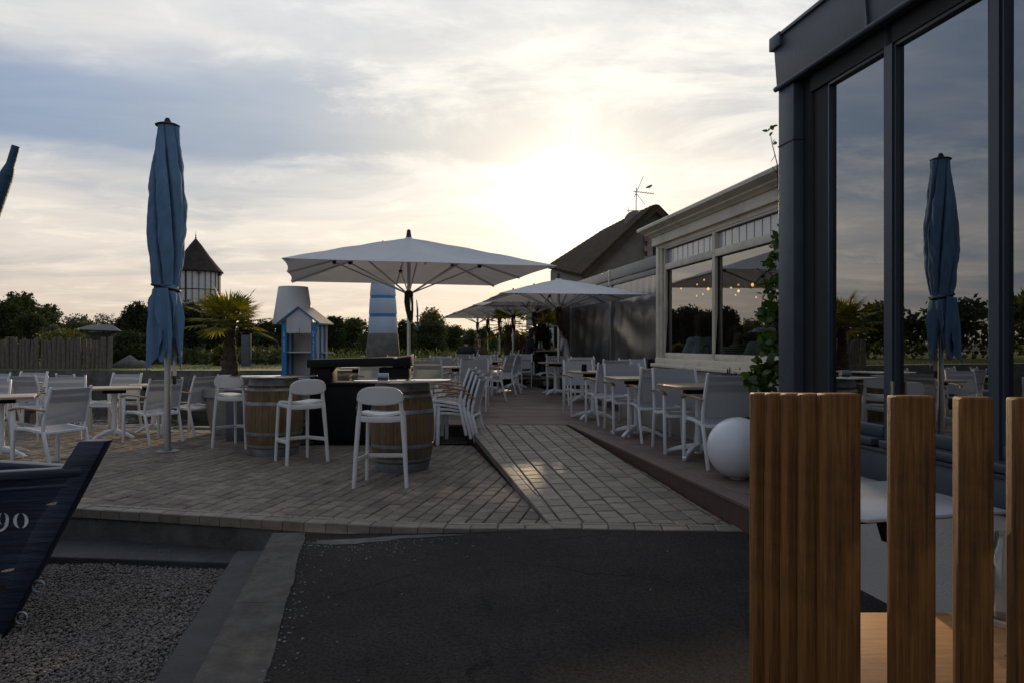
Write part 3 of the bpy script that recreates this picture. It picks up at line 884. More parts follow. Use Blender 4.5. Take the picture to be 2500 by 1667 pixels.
# ---- dark zinc pavilion
AD = 2.606
D = thing('zinc_pavilion', 'dark zinc clad pavilion with tall mirror-like windows beside the slat screen', 'building', (2.6, 2, 0))
D.location = (0, 0, 0)
Yc = 5.0
AP_ = AD + 0.074                                 # the panes sit this far behind the cladding
w0, w1 = yof(AP_, 2032), yof(AP_, 2166)
w2, w3 = yof(AP_, 2196), yof(AP_, 2423)
w4, w5 = yof(AP_, 2463), 2.25
zt, zb = 2.96, 0.93
mb = MB(); fbox(mb, AD, -6, Yc - 0.02, -0.25, -0.02, -0.1, 0.66); mb.build('base_wall', 'plaster', D)
mb = MB(); fbox(mb, AD, Yc - 0.19, Yc, -0.30, 0.0, 0.1, 3.12); mb.build('corner_post', 'zinc_dark', D, bevel=0.006)
mb = MB(); fbox(mb, AD, Yc - 0.193, Yc + 0.002, -0.2, 0.004, 2.705, 2.712); mb.build('cladding_seam', 'recess_dark', D)
mb = MB(); fbox(mb, AD, w0 + 0.017, Yc - 0.19, -0.30, -0.068, 0.68, 3.1); mb.build('recess_panel', 'recess_dark', D)
mb = MB()                                        # fascia: leaning zinc band with a rolled lower edge
for (o0, o1, z0, z1) in ((-0.4, 0.05, 3.09, 3.40),):
    q0 = [FP(AD, -6, -0.4, 3.10), FP(AD, -6, 0.005, 3.10), FP(AD, -6, 0.03, 3.42), FP(AD, -6, -0.4, 3.42)]
    q1 = [FP(AD, Yc + 0.012, -0.4, 3.10), FP(AD, Yc + 0.012, 0.005, 3.10), FP(AD, Yc + 0.012, 0.03, 3.42), FP(AD, Yc + 0.012, -0.4, 3.42)]
    mb.hexa([q0[0], q0[1], q1[1], q1[0], q0[3], q0[2], q1[2], q1[3]])
mb.build('fascia', 'zinc_dark', D, bevel=0.004)
mb = MB(); mb.tube([FP(AD, -6, 0.012, 3.10), FP(AD, Yc + 0.015, 0.012, 3.10)], 0.018, 10)
mb.build('rolled_edge', 'zinc_dark', D)
mb = MB(); fbox(mb, AD, Yc - 0.10, Yc + 0.035, -0.45, 0.05, 3.36, 3.45); fbox(mb, AD, -6, Yc - 0.10, -0.45, 0.045, 3.422, 3.446)
fbox(mb, AD, Yc - .75, Yc - .68, -0.1, 0.05, 3.452, 3.50); mb.build('roof_capping', 'zinc_dark', D, bevel=0.004)
for y in (Yc - 0.95, Yc - 2.9):
    mb = MB(); q0 = [FP(AD, y, 0.010, 3.115), FP(AD, y, 0.034, 3.42)]
    mb.bar(q0[0], q0[1], 0.012, 0.03); mb.build('standing_seam', 'zinc_dark', D)
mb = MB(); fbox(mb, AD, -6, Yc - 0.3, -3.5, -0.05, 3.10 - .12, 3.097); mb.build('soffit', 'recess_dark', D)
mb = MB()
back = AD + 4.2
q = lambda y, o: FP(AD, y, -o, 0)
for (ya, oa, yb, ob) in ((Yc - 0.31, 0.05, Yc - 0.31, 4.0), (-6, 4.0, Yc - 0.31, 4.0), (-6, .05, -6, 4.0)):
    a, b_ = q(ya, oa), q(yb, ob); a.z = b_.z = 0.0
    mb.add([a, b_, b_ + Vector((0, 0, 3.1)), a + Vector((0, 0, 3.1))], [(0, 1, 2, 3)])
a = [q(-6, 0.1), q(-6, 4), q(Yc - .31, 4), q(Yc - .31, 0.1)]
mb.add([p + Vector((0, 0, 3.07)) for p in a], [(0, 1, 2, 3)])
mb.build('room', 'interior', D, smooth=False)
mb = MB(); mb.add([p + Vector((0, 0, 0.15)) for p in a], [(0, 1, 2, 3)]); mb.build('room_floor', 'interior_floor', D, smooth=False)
mb = MB(); a = FP(AD, Yc + .02, -0.02, 0); e = a + Vector((4, 0.7, 0)); mb.hexa([a, e, e + Vector((0, -.2, 0)), a + Vector((0.02, -.2, 0)), a + Vector((0, 0, 3.35)), e + Vector((0, 0, 3.35)), e + Vector((0, -.2, 3.35)), a + Vector((0.02, -.2, 3.35))])
mb.build('end_wall', 'zinc_dark', D, smooth=False)
for k, (ya, yb) in enumerate(((w1, w0), (w3, w2), (w5, w4))):
    fr = MB()
    e = 0.016
    fbox(fr, AD, ya - e, ya, -0.10, -0.06, zb - .06, zt + .12); fbox(fr, AD, yb, yb + e, -0.10, -0.06, zb - .06, zt + .12)
    fbox(fr, AD, ya, yb, -0.10, -0.06, zt, zt + .12); fbox(fr, AD, ya, yb, -0.10, -0.055, zb - .06, zb)
    fo = fr.build('window', 'frame_dark', D, bevel=0.004)
    mb = MB(); mb.add([FP(AD, ya, -0.085, zb), FP(AD, yb, -0.085, zb), FP(AD, yb, -0.085, zt), FP(AD, ya, -0.085, zt)], [(3, 2, 1, 0)])
    mb.build('pane', 'glass_dark', fo, smooth=False)
    mb = MB(); fbox(mb, AD, ya - e, yb + e, -0.1, 0.03, zb - .10, zb - .062); mb.build('sill', 'frame_dark', fo, bevel=.004)
for (y_a, y_b) in ((w2 + .017, w1 - .017), (w4 + .017, w3 - .017), (-6, w5 - .017)):
    if y_b - y_a > 0.002:
        mb = MB(); fbox(mb, AD, y_a, y_b, -0.11, -0.05, 0.68, 3.1); mb.build('mullion', 'frame_dark', D, smooth=False)
mb = MB(); fbox(mb, AD, -6, Yc - 0.19, -0.22, -0.005, 0.64, 0.80); fbox(mb, AD, -6, Yc - 0.19, -0.2, 0.012, 0.80, 0.822); mb.build('plinth_band', 'zinc_dark', D, bevel=.005)
mb = MB(); mb.tube([FP(AD, w3 + .62, -0.05, 0.95), FP(AD, w3 + .62, -0.05, 1.18)], .012, 8); mb.build('door_pull', 'chrome', D)
for (yy, o, z, r_) in ((3.35, 1.1, 1.05, .09), (3.6, 1.6, 1.0, .07), (3.2, 1.9, 1.35, .07), (2.8, 1.4, 1.32, .08)):
    pass

# ---- cream conservatory
AC = 3.86
Cn = thing('conservatory', 'cream conservatory with moulded cornice and wide sliding windows', 'building')
c0, c1 = yof(AC, 1603), 4.9
def crown(mb, prof, y0, y1):      # prof: (offset, z) outline extruded along the facade, returned round the far corner
    k = len(prof)
    rings = []
    for y, ex in ((y0, 0), (y1, 1)):
        rings.append([FP(AC, y + (o if ex else 0), o, z) for o, z in prof])
    rings.append([FP(AC, y1 + o, -1.6, z) for o, z in prof])
    vs = [p for r_ in rings for p in r_]
    fs = [(i * k + j, (i + 1) * k + j, (i + 1) * k + (j + 1) % k, i * k + (j + 1) % k) for i in range(2) for j in range(k)]
    mb.add(vs, fs)
prof = [(0.0, 2.80), (0.055, 2.80), (0.055, 2.925), (0.085, 2.925), (0.10, 2.95), (0.135, 2.965), (0.14, 2.985), (0.165, 2.99), (0.185, 3.01), (0.225, 3.025), (0.23, 3.06), (0.215, 3.075), (0.0, 3.08)]
mb = MB(); crown(mb, prof, c1, c0); mb.build('cornice', 'cream_paint', Cn)
mb = MB(); fbox(mb, AC, c1, c0, -0.12, 0.0, 2.74, 2.81); mb.build('head_rail', 'cream_paint', Cn, bevel=.004)
mb = MB(); fbox(mb, AC, c0 - 0.10, c0, -0.20, 0.01, 1.12, 2.80); fbox(mb, AC, c0 - 0.17, c0 - 0.10, -0.16, -0.012, 1.175, 2.80); mb.build('corner_post', 'cream_paint', Cn, bevel=.004)
mb = MB(); fbox(mb, AC, c1, c0, -0.2, 0.02, 1.09, 1.175); fbox(mb, AC, c1, c0 + .06, -0.2, 0.075, 1.045, 1.09); mb.build('window_sill', 'cream_paint', Cn, bevel=.005)
mb = MB(); fbox(mb, AC, c1, c0, -0.2, 0.0, 0.2, 1.045); mb.build('base_wall', 'plaster', Cn, smooth=False)
bays = [yof(AC, 1622) - 0.01, yof(AC, 1740), yof(AC, 1740) - 1.66, 5.5]
for k in range(3):
    ya, yb = bays[k + 1] + 0.04, bays[k]
    if k: yb -= 0.04
    fr = MB()
    fbox(fr, AC, ya - .04, ya, -0.1, -0.01, 1.175, 2.74); fbox(fr, AC, yb, yb + .035, -0.1, -0.01, 1.175, 2.74)
    fbox(fr, AC, ya, yb, -0.1, -0.01, 1.175, 1.25); fbox(fr, AC, ya, yb, -0.1, -0.01, 2.42, 2.51); fbox(fr, AC, ya, yb, -0.1, -0.01, 2.715, 2.74)
    fo = fr.build('window', 'cream_paint', Cn, bevel=.003)
    mb = MB(); mb.add([FP(AC, ya, -0.06, 1.25), FP(AC, yb, -0.06, 1.25), FP(AC, yb, -0.06, 2.42), FP(AC, ya, -0.06, 2.42)], [(3, 2, 1, 0)]); mb.build('pane', 'glass_cream', fo, smooth=False)
    mb = MB(); n_ = 9
    for i in range(n_):
        y_0 = ya + (yb - ya) * i / n_; y_1 = ya + (yb - ya) * (i + 1) / n_
        fbox(mb, AC, y_0 + .012, y_1 - .012, -0.085, -0.06, 2.511, 2.714); fbox(mb, AC, y_1 - .012, y_1 + .012, -0.085, -0.07, 2.511, 2.714)
    mb.build('frosted_transom', 'frosted', fo, smooth=False)
    mb = MB()
    for z0, z1 in ((2.511, 2.517), (1.251, 1.257), (2.412, 2.419), (2.708, 2.714)): fbox(mb, AC, ya, yb, -0.06, -0.045, z0, z1)
    for y_0 in (ya, yb - .006): fbox(mb, AC, y_0, y_0 + .006, -0.06, -0.045, 1.257, 2.412)
    mb.build('gasket', 'recess_dark', fo, smooth=False)
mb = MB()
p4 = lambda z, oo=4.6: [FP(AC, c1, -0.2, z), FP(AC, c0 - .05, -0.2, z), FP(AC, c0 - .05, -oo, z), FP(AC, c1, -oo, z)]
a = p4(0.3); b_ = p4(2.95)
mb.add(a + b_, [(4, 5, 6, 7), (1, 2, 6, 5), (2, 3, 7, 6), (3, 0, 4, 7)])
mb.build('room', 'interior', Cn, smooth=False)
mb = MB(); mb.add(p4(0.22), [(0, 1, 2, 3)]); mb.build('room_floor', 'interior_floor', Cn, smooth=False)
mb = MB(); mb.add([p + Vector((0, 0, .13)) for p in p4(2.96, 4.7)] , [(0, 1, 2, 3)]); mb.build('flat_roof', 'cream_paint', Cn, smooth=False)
# hanging bulbs indoors
def behind_glass(px, py, off):      # a point indoors, off metres behind the panes, on the sight line of that photo column
    d = Vector(((px - CX) / F, 1.0, (HY - py) / F)); k = (AC - SL * 0 ) / (d.x + SL) + off * 1.0132 / (d.x + SL)
    p = d * k; return Vector((p.x, p.y, CZ + p.z))
for k, (px, py, o, s_) in enumerate(((1719, 684, .9, .012), (1702, 695, 1.3, .011), (1729, 706, .7, .019), (1803, 696, .9, .013), (1837, 696, .6, .020), (1803, 711, .8, .019), (1785, 703, 1.1, .012), (1663, 705, 1.2, .010), (1716, 719, 1.5, .010), (1846, 726, 1.0, .010), (1701, 723, 1.6, .010), (1796, 721, 1.3, .010))):
    p = behind_glass(px, py, min(o, 10.45 * ((px - CX) / F + SL) - AC))
    t = thing('pendant_bulb', 'small glowing bulb hanging inside the cream conservatory windows', 'lamp', p, 0, 'pendant bulbs in the conservatory')
    MB().lathe([(.004, s_ * 1.2), (s_ * .5, s_ * .9), (s_, .2 * s_), (s_ * .8, -.7 * s_), (.003, -1.1 * s_)], 10).build('bulb', 'bulb_glow', t)
    MB().tube([(0, 0, s_ * 1.1), (0, 0, 2.94 - p.z)], .003, 5).build('cord', 'black_metal', t)
# planter wall in front
mb = MB(); AP = 3.64
t = thing('planter_wall', 'low cream planter wall with dark soil under the conservatory windows', 'planter')
fbox(mb, AP, 7.75, 11.9, -0.06, 0.0, 0.2, 0.66); mb.build('front_wall', 'plaster', t, bevel=.006)
mb = MB(); fbox(mb, AP, 7.75, 11.9, -0.205, -0.06, 0.2, 0.60); mb.build('soil', 'soil', t, smooth=False)
for k, (yy, n_, hh, lab) in enumerate(((8.28, 26, .42, 'dark dried lavender tuft sticking up before the conservatory sill'), (10.2, 14, .25, 'small dark plant tuft in planter near the conservatory corner post'))):
    t = thing('lavender', lab, 'plant', FP(AP, yy, -0.13, 0.6), 0)
    st = MB(); hd = MB()
    for i in range(n_):
        a = random.uniform(0, 6.28); r_ = random.uniform(0.02, .2) * hh / .4; h_ = hh * random.uniform(.75, 1.12)
        tip = Vector((r_ * math.cos(a) * .6, r_ * math.sin(a) * 1.3, h_)); base = Vector((tip.x * .2, tip.y * .3, 0))
        st.tube([base, base.lerp(tip, .6), tip], .0035, 4); hd.tube([tip - Vector((0, 0, .02)), tip + Vector((0, 0, .015)), tip + Vector((tip.x * .05, tip.y * .05, .05))], [.004, .009, .003], 5)
    st.build('stems', 'lavender', t); hd.build('flower_heads', 'lavender', t)
    L_ = MB()
    for i in range(60):
        a = random.uniform(0, 6.28); r_ = random.uniform(.05, .2); z0 = random.uniform(.02, hh * .45)
        p = Vector((r_ * math.cos(a) * .6, r_ * math.sin(a), z0)); dv = Vector((math.cos(a), math.sin(a), random.uniform(.2, 1.2))).normalized() * .09; s_ = Vector((-dv.y, dv.x, 0)).normalized() * .008
        L_.add([p, p + dv * .5 + s_, p + dv, p + dv * .5 - s_], [(0, 1, 2, 3)])
    L_.build('leaves', 'leaf_dark', t, smooth=False)

# ---- veranda with clear plastic blinds
V = thing('veranda', 'grey framed veranda with crumpled clear plastic blinds beyond the conservatory', 'building')
AV = 5.75
v0, v1 = yof(AV, 1640), yof(AV, 1392)
vm = yof(AV, 1491)
mb = MB(); fbox(mb, AV, v0, v1, -0.15, 0.03, 3.04, 3.30); mb.build('fascia', 'grey_frame', V, bevel=.006)
mb = MB(); fbox(mb, AV, v0, v1, -0.12, 0.0, 2.90, 3.037); mb.build('blind_box', 'grey_frame', V, bevel=.02)
for y in (v0 + .03, vm, v1 - 0.05):
    mb = MB(); fbox(mb, AV, y - .06, y + .06, -0.13, 0.012, 0.2, 2.90); mb.build('post', 'grey_frame', V, bevel=.005)
    mb = MB(); fbox(mb, AV, y - .02, y + .02, 0.031, 0.05, 2.90, 3.32); mb.build('gutter_bracket', 'aluminium', V)
for ya, yb in ((v0 + .1, vm - .07), (vm + .07, v1 - .12)):
    mb = MB()
    def f_(u, v):
        y = ya + (yb - ya) * u; z = 0.25 + 2.66 * v
        return FP(AV, y, -0.05 + .010 * math.sin(v * 17 + 3 * math.sin(u * 4)) * (0.4 + u) + .008 * math.sin(u * 30 + v * 5), z)
    mb.sheet(f_, 40, 50); mb.build('plastic_blind', 'plastic_film', V)
    mb = MB()
    def f2(u, v):
        y = ya + (yb - ya) * u; z = 2.50 + 0.38 * v
        return FP(AV, y, -0.03 + .012 * math.sin(u * 60), z)
    mb.sheet(f2, 90, 3); mb.build('gathered_blind', 'plastic_film', V)
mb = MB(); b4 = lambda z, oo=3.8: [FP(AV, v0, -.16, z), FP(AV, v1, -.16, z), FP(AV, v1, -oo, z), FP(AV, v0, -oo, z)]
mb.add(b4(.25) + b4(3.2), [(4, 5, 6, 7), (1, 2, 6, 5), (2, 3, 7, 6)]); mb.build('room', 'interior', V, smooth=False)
mb = MB(); mb.add(b4(3.31, 3.9), [(0, 1, 2, 3)]); mb.build('flat_roof', 'grey_frame', V, smooth=False)

# ---- old house behind
Hs = thing('gabled_house', 'old gabled house with mossy tiled roof behind the veranda', 'house')
ax = Vector((-0.16, 1, 0)).normalized()
P = at(1602, 507, 29); E = at(1423, 677, 29); P2 = at(1475, 567, 36.2); E2 = at(1338, 657, 36.4)
Rt = Vector((2 * P.x - E.x, P.y + .6, E.z)); Rt2 = Vector((2 * P2.x - E2.x + 1.4, P2.y + .6, E2.z))
mb = MB()
def roofpt(A_, B_, C_, D_):
    def f(u, v):
        p = (A_.lerp(B_, u)).lerp(C_.lerp(D_, u), v)
        k = int(v * 26)
        return p + Vector((0, 0, 0.02 * ((v * 26) % 1) * -1 + .012 * math.sin(u * 90) * (1 if k % 2 else -1) + .015 * math.sin(u * 5 + v * 3)))
    return f
nr = MB().sheet(roofpt(P, P2, E, E2), 60, 104, thick=-0.16)
nr.build('roof', 'roof_tile', Hs, smooth=False)
mb = MB().sheet(lambda u, v: P.lerp(P2, u).lerp(Rt.lerp(Rt2, u), v), 6, 6, thick=0.16); mb.build('roof', 'roof_tile', Hs, smooth=False)
mb = MB()
for k in range(22):
    a = P.lerp(P2, k / 22); b_ = P.lerp(P2, (k + 1) / 22)
    mb.tube([a + Vector((0, 0, .0)), b_ + Vector((0, 0, .03))], [.13, .115], 8)
mb.build('ridge_tiles', 'roof_tile', Hs)
mb = MB(); dn = Vector((0, -.04, -.06))
mb.bar(P + dn, E + dn, .10, .20); mb.bar(P + dn, Rt + dn, .10, .20); mb.build('verge_board', 'roof_tile', Hs, smooth=False)
mb = MB(); inset = Vector((0, 0.25, -0.1))
g = [E + inset, P + inset, Rt + inset]
mb.add([Vector((g[0].x, g[0].y, 0)), g[0], g[1], g[2], Vector((g[2].x, g[2].y, 0))], [(0, 4, 3, 2, 1)])
a, b_ = E + inset, E2 + Vector((0, 0, -.1)); mb.add([Vector((a.x + .25, a.y, 0)), Vector((b_.x + .15, b_.y, 0)), b_ + Vector((.15, 0, 0)), a + Vector((.25, 0, 0))], [(3, 2, 1, 0)])
mb.build('wall', 'house_render', Hs, smooth=False)
wx = at(1578, 612, 29.2)
mb = MB(); mb.box(wx + Vector((.55, 0, 0.05)), (.55, .06, 1.0)); mb.build('window', 'recess_dark', Hs)
for s_ in (-1, 1):
    mb = MB()
    for k in range(7):
        wd = .34 if k % 2 else .22
        mb.box(wx + Vector((.55 + s_ * (.3 + wd / 2), -.02, -.55 + k * .2)), (wd, .10, .205))
    mb.build('quoins', 'quoin_brick', Hs, bevel=.01, smooth=False)
q = at(1553, 523, 30.5)
ant = thing('roof_antenna', 'thin television antenna standing on the house ridge', 'antenna', (0, 0, 0))
top = at(1553, 468, 30.5)
MB().tube([q - Vector((0, 0, .5)), q.lerp(top, .5), top + Vector((.02, 0, .15))], .022, 6).build('mast', 'aluminium', ant)
mb = MB(); a, b_ = top + Vector((-.1, 0, 0)), at(1597, 474, 30.5); mb.tube([a, b_], .016, 5)
for k in range(9):
    p = a.lerp(b_, k / 8.5); mb.tube([p + Vector((0, -.22, 0)), p + Vector((0, .22, 0))], .008, 4)
mb.build('boom', 'aluminium', ant)
mb = MB(); mb.tube([top + Vector((-.08, 0, -.25)), top + Vector((.3, 0, .62))], .014, 5); mb.tube([top + Vector((.02, 0, -.1)), top + Vector((.4, .1, -.55))], .012, 5); mb.build('reflector', 'aluminium', ant)
mb = MB(); mb.tube([q + Vector((-.38, 0, .14)), q + Vector((.38, 0, .14))], .016, 5); mb.tube([q + Vector((-.3, 0, .05)), q + Vector((-.3, 0, .28))], .014, 5); mb.build('cross_arm', 'aluminium', ant)
d = at(1549, 540, 30.3)
t = thing('satellite_dish', 'pale round satellite dish on the house ridge beside the antenna', 'satellite dish', d)
mb = MB(); mb.lathe([(.02, .0), (.2, .03), (.36, .10), (.40, .15), (.385, .15), (.2, .05), (.02, .02)], 20); o = mb.build('dish', 'house_render', t); o.rotation_euler = (R(70), 0, R(-30))
MB().tube([(0, 0, 0), (.05, .1, -.3)], .03, 6).build('bracket', 'aluminium', t)
bd = at(1574, 470, 30.5)
t = thing('bird', 'small bird perched above the house antenna', 'bird', top + Vector((.55, 0, .18)))
MB().tube([(-.16, 0, -.04), (-.05, 0, 0), (.03, 0, .03), (.09, 0, .07), (.13, 0, .06)], [.012, .05, .055, .035, .006], 8).build('body', 'fur_grey', t)
MB().tube([(0, .01, -.02), (.01, .01, -.10)], .006, 4).build('leg', 'black_metal', t); MB().tube([(0, -.01, -.02), (.01, -.01, -.10)], .006, 4).build('leg', 'black_metal', t)
# white annexes and brick pier beyond the veranda
t = thing('boarded_shed', 'white vertical board shed beyond the far parasols', 'shed')
a, b_ = at(1286, 757, 36), at(1352, 757, 34.5); a.z = b_.z = 0.1
mb = MB(); n_ = 9
for k in range(n_):
    p, r_ = a.lerp(b_, k / n_), a.lerp(b_, (k + 1) / n_); e = (r_ - p) * .03
    p, r_ = p + e, r_ - e; th = Vector((0, .05, 0)); mb.hexa([p, r_, r_ + th, p + th] + [x + Vector((0, 0, 2.85)) for x in (p, r_, r_ + th, p + th)])
mb.build('boarding', 'white_board', t, smooth=False)
mb = MB(); a2, b2 = a + Vector((0.03, .06, 0)), b_ + Vector((1.5, .3, 0)); mb.hexa([a2, b2, b2 + Vector((0, 3, 0)), a2 + Vector((0, 3, 0))] + [x + Vector((0, 0, 2.85)) for x in (a2, b2, b2 + Vector((0, 3, 0)), a2 + Vector((0, 3, 0)))]); mb.build('wall', 'house_render', t, smooth=False)
mb = MB(); mb.box((a + b_) / 2 + Vector((.6, 1.3, 2.92)), (3.4, 3.4, .1)); mb.build('roof', 'grey_frame', t)
t = thing('white_annex', 'pale house annex with white downpipes under the left roof eave', 'house')
a, b_ = at(1347, 660, 38), at(1385, 660, 38); mb = MB(); mb.box(((a.x + b_.x) / 2 + .4, 38.6, 2.6), (b_.x - a.x + .8, 1.2, 5.2)); mb.build('wall', 'house_render', t, smooth=False)
for px in (1360, 1373):
    p = at(px, 700, 37.93); mb = MB(); mb.tube([(p.x, p.y, .3), (p.x, p.y, 4.6)], .075, 8); mb.build('downpipe', 'white_board', t)
t = thing('brick_pier', 'dark brick wall end between veranda and white board shed', 'wall')
a = at(1374, 800, 24.6); mb = MB(); mb.box((a.x + .05, 24.7, 1.65), (.42, .5, 2.9)); mb.build('masonry', 'brick_dark', t, bevel=.01)
mb = MB(); mb.box((a.x + .05, 24.7, 3.145), (.46, .6, .09)); mb.build('capping', 'concrete', t, bevel=.01)

# ---- half-timbered round tower far left
Tw = at(478, 742, 80)
t = thing('timbered_tower', 'round half-timbered dovecote tower with conical tiled roof above the trees', 'tower', (Tw.x, 80, 0))
zE, zT = at(0, 664, 80).z, at(0, 583, 80).z
rW, rR = 2.45, 2.80
MB().lathe([(rW, .2), (rW, zE + .05)], 40).build('wall', 'white_board', t)
mb = MB(); mb.lathe([(rR, zE - .12), (rR * 1.01, zE - .02), (rR * .78, zE + .75), (rR * .5, zE + 1.75), (rR * .23, zE + 2.85), (.10, zT - .05), (.03, zT + .05)], 40); mb.build('roof', 'tower_tile', t)
mb = MB(); mb.lathe([(.05, zT - .1), (.09, zT + .1), (.04, zT + .2), (.07, zT + .3), (.02, zT + .45), (.015, zT + .85)], 10); mb.build('finial', 'timber_dark', t)
mb = MB()
for k in range(24):
    a = 2 * math.pi * k / 24; wd = .17 if k % 6 == 0 else .06
    c, s_ = math.cos(a), math.sin(a); mb.box((c * (rW + .02), s_ * (rW + .02), zE - 2.6), (.1, wd, 5.2), a)
for zz in (zE - .1, zE - 2.0): mb.lathe([(rW + .0, zz - .04), (rW + .05, zz - .04), (rW + .05, zz + .04), (rW, zz + .04)], 40, cap=False)
for k in range(6):
    a = 2 * math.pi * (k * 4) / 24; mb.box((math.cos(a) * (rW + .16), math.sin(a) * (rW + .16), zE - .28), (.35, .28, .3), a)
mb.build('timber_frame', 'timber_dark', t, smooth=False)

# ---- striped model lighthouse
Lh = at(935, 862, 33)
t = thing('model_lighthouse', 'small blue and white banded lighthouse on a rubble stone base', 'lighthouse', (Lh.x, 33, 0))
zz = lambda y: CZ + (HY - y) * 33 / F
r_ = lambda w_: w_ * 33 / F / 2
bands = [(814, 68), (766, 66), (730, 62), (700, 58), (660, 53), (620, 50)]
def wAt(y): return float(np.interp(-y, [-b[0] for b in bands], [b[1] for b in bands]))
MB().lathe([(r_(84), zz(895)), (r_(82), zz(862)), (r_(73), zz(816)), (r_(69), zz(814))], 28).build('stone_base', 'stone', t)
for y0, y1 in ((814, 775), (767, 730), (723, 695), (690, 650), (645, 625)):
    e = .05; MB().lathe([(r_(wAt(y0)) * 1.02, zz(y0)), (r_(wAt(y0)) * 1.03, zz(y0) + .02), (r_(wAt(y1)) * 1.03, zz(y1) - .02), (r_(wAt(y1)) * 1.02, zz(y1))], 28).build('white_band', 'lighthouse_shaded_white', t)
for y0, y1 in ((814.5, 806), (775, 767), (730, 723), (695, 690), (650, 645)):
    MB().lathe([(r_(wAt(y0)), zz(y0)), (r_(wAt(y1)), zz(y1))], 28).build('blue_band', 'lighthouse_blue', t)
MB().lathe([(r_(60), zz(625)), (r_(64), zz(620)), (r_(64), zz(616)), (r_(20), zz(616)), (r_(20), zz(600)), (r_(24), zz(599)), (.02, zz(588))], 20).build('lantern', 'lighthouse_blue', t)
# ------------------------------------------------------------------ vegetation
def leaves(pts, size, up=0.3, aspect=0.55):
    """folded leaf-like quads at pts, random orientation"""
    n = len(pts); pts = np.asarray(pts, float)
    d = rng.normal(size=(n, 3)); d[:, 2] += up; d /= np.linalg.norm(d, axis=1)[:, None]
    e = rng.normal(size=(n, 3)); s = np.cross(d, e); s /= np.linalg.norm(s, axis=1)[:, None]
    l = size * rng.uniform(.6, 1.4, (n, 1)); w_ = l * aspect * .5
    V = np.stack([pts, pts + d * l * .5 + s * w_, pts + d * l, pts + d * l * .5 - s * w_], 1)
    return V.reshape(-1, 3), np.arange(4 * n).reshape(-1, 4)


def blob_pts(c, r3, n, hollow=.55):
    d = rng.normal(size=(n, 3)); d /= np.linalg.norm(d, axis=1)[:, None]
    rr = (hollow + (1 - hollow) * rng.random((n, 1))) * (1 + .18 * np.sin(d[:, :1] * 7 + c[0]) * np.sin(d[:, 2:] * 6 + c[1]))
    return np.asarray(c) + d * rr * np.asarray(r3)


def tree(px, topy, wpx, Y, label, mt='leaf_dark', name='tree', cat='tree', group='trees beyond the water', n=1500, airy=0.0, size=None, base=0.3, low=0.12):
    n = int(n * (3.0 if not size else 1.0))
    t = at(px, topy, Y); x, zt = t.x, t.z; wd = wpx * Y / F; h = zt - base
    root = thing(name, label, cat, (x, Y, base), 0, group)
    pts = []; tips = []
    k = random.randint(7, 10)
    for i in range(k):
        a = random.uniform(0, 6.28); q = random.uniform(0, 1) ** .7; hz = random.uniform(.32, .82)
        rx = wd * random.uniform(.17, .30) * (1.15 - .5 * abs(hz - .5)); rz_ = h * random.uniform(.13, .22)
        c = (math.cos(a) * wd * .36 * q * (1.2 - .6 * hz), math.sin(a) * wd * .30 * q, h * hz)
        if i == 0: c = (0, 0, h * .84); rz_ = h * .17; rx = wd * .24
        tips.append(c); pts.append(blob_pts(c, (rx, rx, rz_), int(1.5 * n / k), .35 if airy else .5))
    if low:     # skirt of foliage to the ground
        m_n = int(n * .55); a = rng.uniform(0, 6.28, m_n); q = np.sqrt(rng.random(m_n)); pts.append(np.stack([np.cos(a) * q * wd * .46, np.sin(a) * q * wd * .35, h * rng.uniform(.02, .62, m_n)], -1))
    # ragged sprigs breaking the outline
    m_n = int(n * (.10 + airy * .25)); idx = rng.integers(0, k, m_n); cs = np.array(tips)[idx]
    dv = rng.normal(size=(m_n, 3)); dv[:, 2] = np.abs(dv[:, 2]) * 1.2; dv /= np.linalg.norm(dv, axis=1)[:, None]
    pts.append(cs + dv * np.array([wd * .26, wd * .26, h * .21]) * rng.uniform(.8, 1.15, (m_n, 1)))
    tw = []
    for _ in range(26):
        c = tips[random.randrange(k)]; dv = Vector((random.gauss(0, 1), random.gauss(0, .6), abs(random.gauss(.7, .6)))).normalized(); ll = random.uniform(.9, 1.45)
        p0 = Vector(c) + Vector((dv.x * wd * .16, dv.y * wd * .16, dv.z * h * .10)); p1 = Vector(c) + Vector((dv.x * wd * .23 * ll, dv.y * wd * .23 * ll, dv.z * h * .185 * ll)); tw.append((p0, p1))
        m_n = max(6, int(n / 110)); f = rng.random((m_n, 1)); pts.append(np.asarray(p0) * (1 - f) + np.asarray(p1) * f + rng.normal(size=(m_n, 3)) * h * .018 * (1.3 - f))
    P_ = np.concatenate(pts); P_[:, 2] = np.minimum(np.maximum(P_[:, 2], .02), h * 1.03)
    if airy: P_ = P_[rng.random(len(P_)) > airy * .5]
    V, Q = leaves(P_, size or max(.13, h * .045), aspect=.6)
    mesh_np('crown', V, Q, mt, root)
    mb = MB(); hh = h * .6; b0 = .03 * h + .03
    mb.tube([(0, 0, -.1), (.02 * h, 0, hh * .5), (0, .02 * h, hh)], [b0, b0 * .75, b0 * .45], 7)
    for c in tips[:6]:
        mb.tube([(.015 * h, 0, hh * .45), (c[0] * .5, c[1] * .5, (hh * .5 + c[2]) / 2), c], [b0 * .5, b0 * .3, b0 * .1], 5)
    for p0, p1 in tw: mb.tube([p0, p1], [.008 * h * .5, .002], 4)
    mb.build('trunk', 'bark', root)
    return root


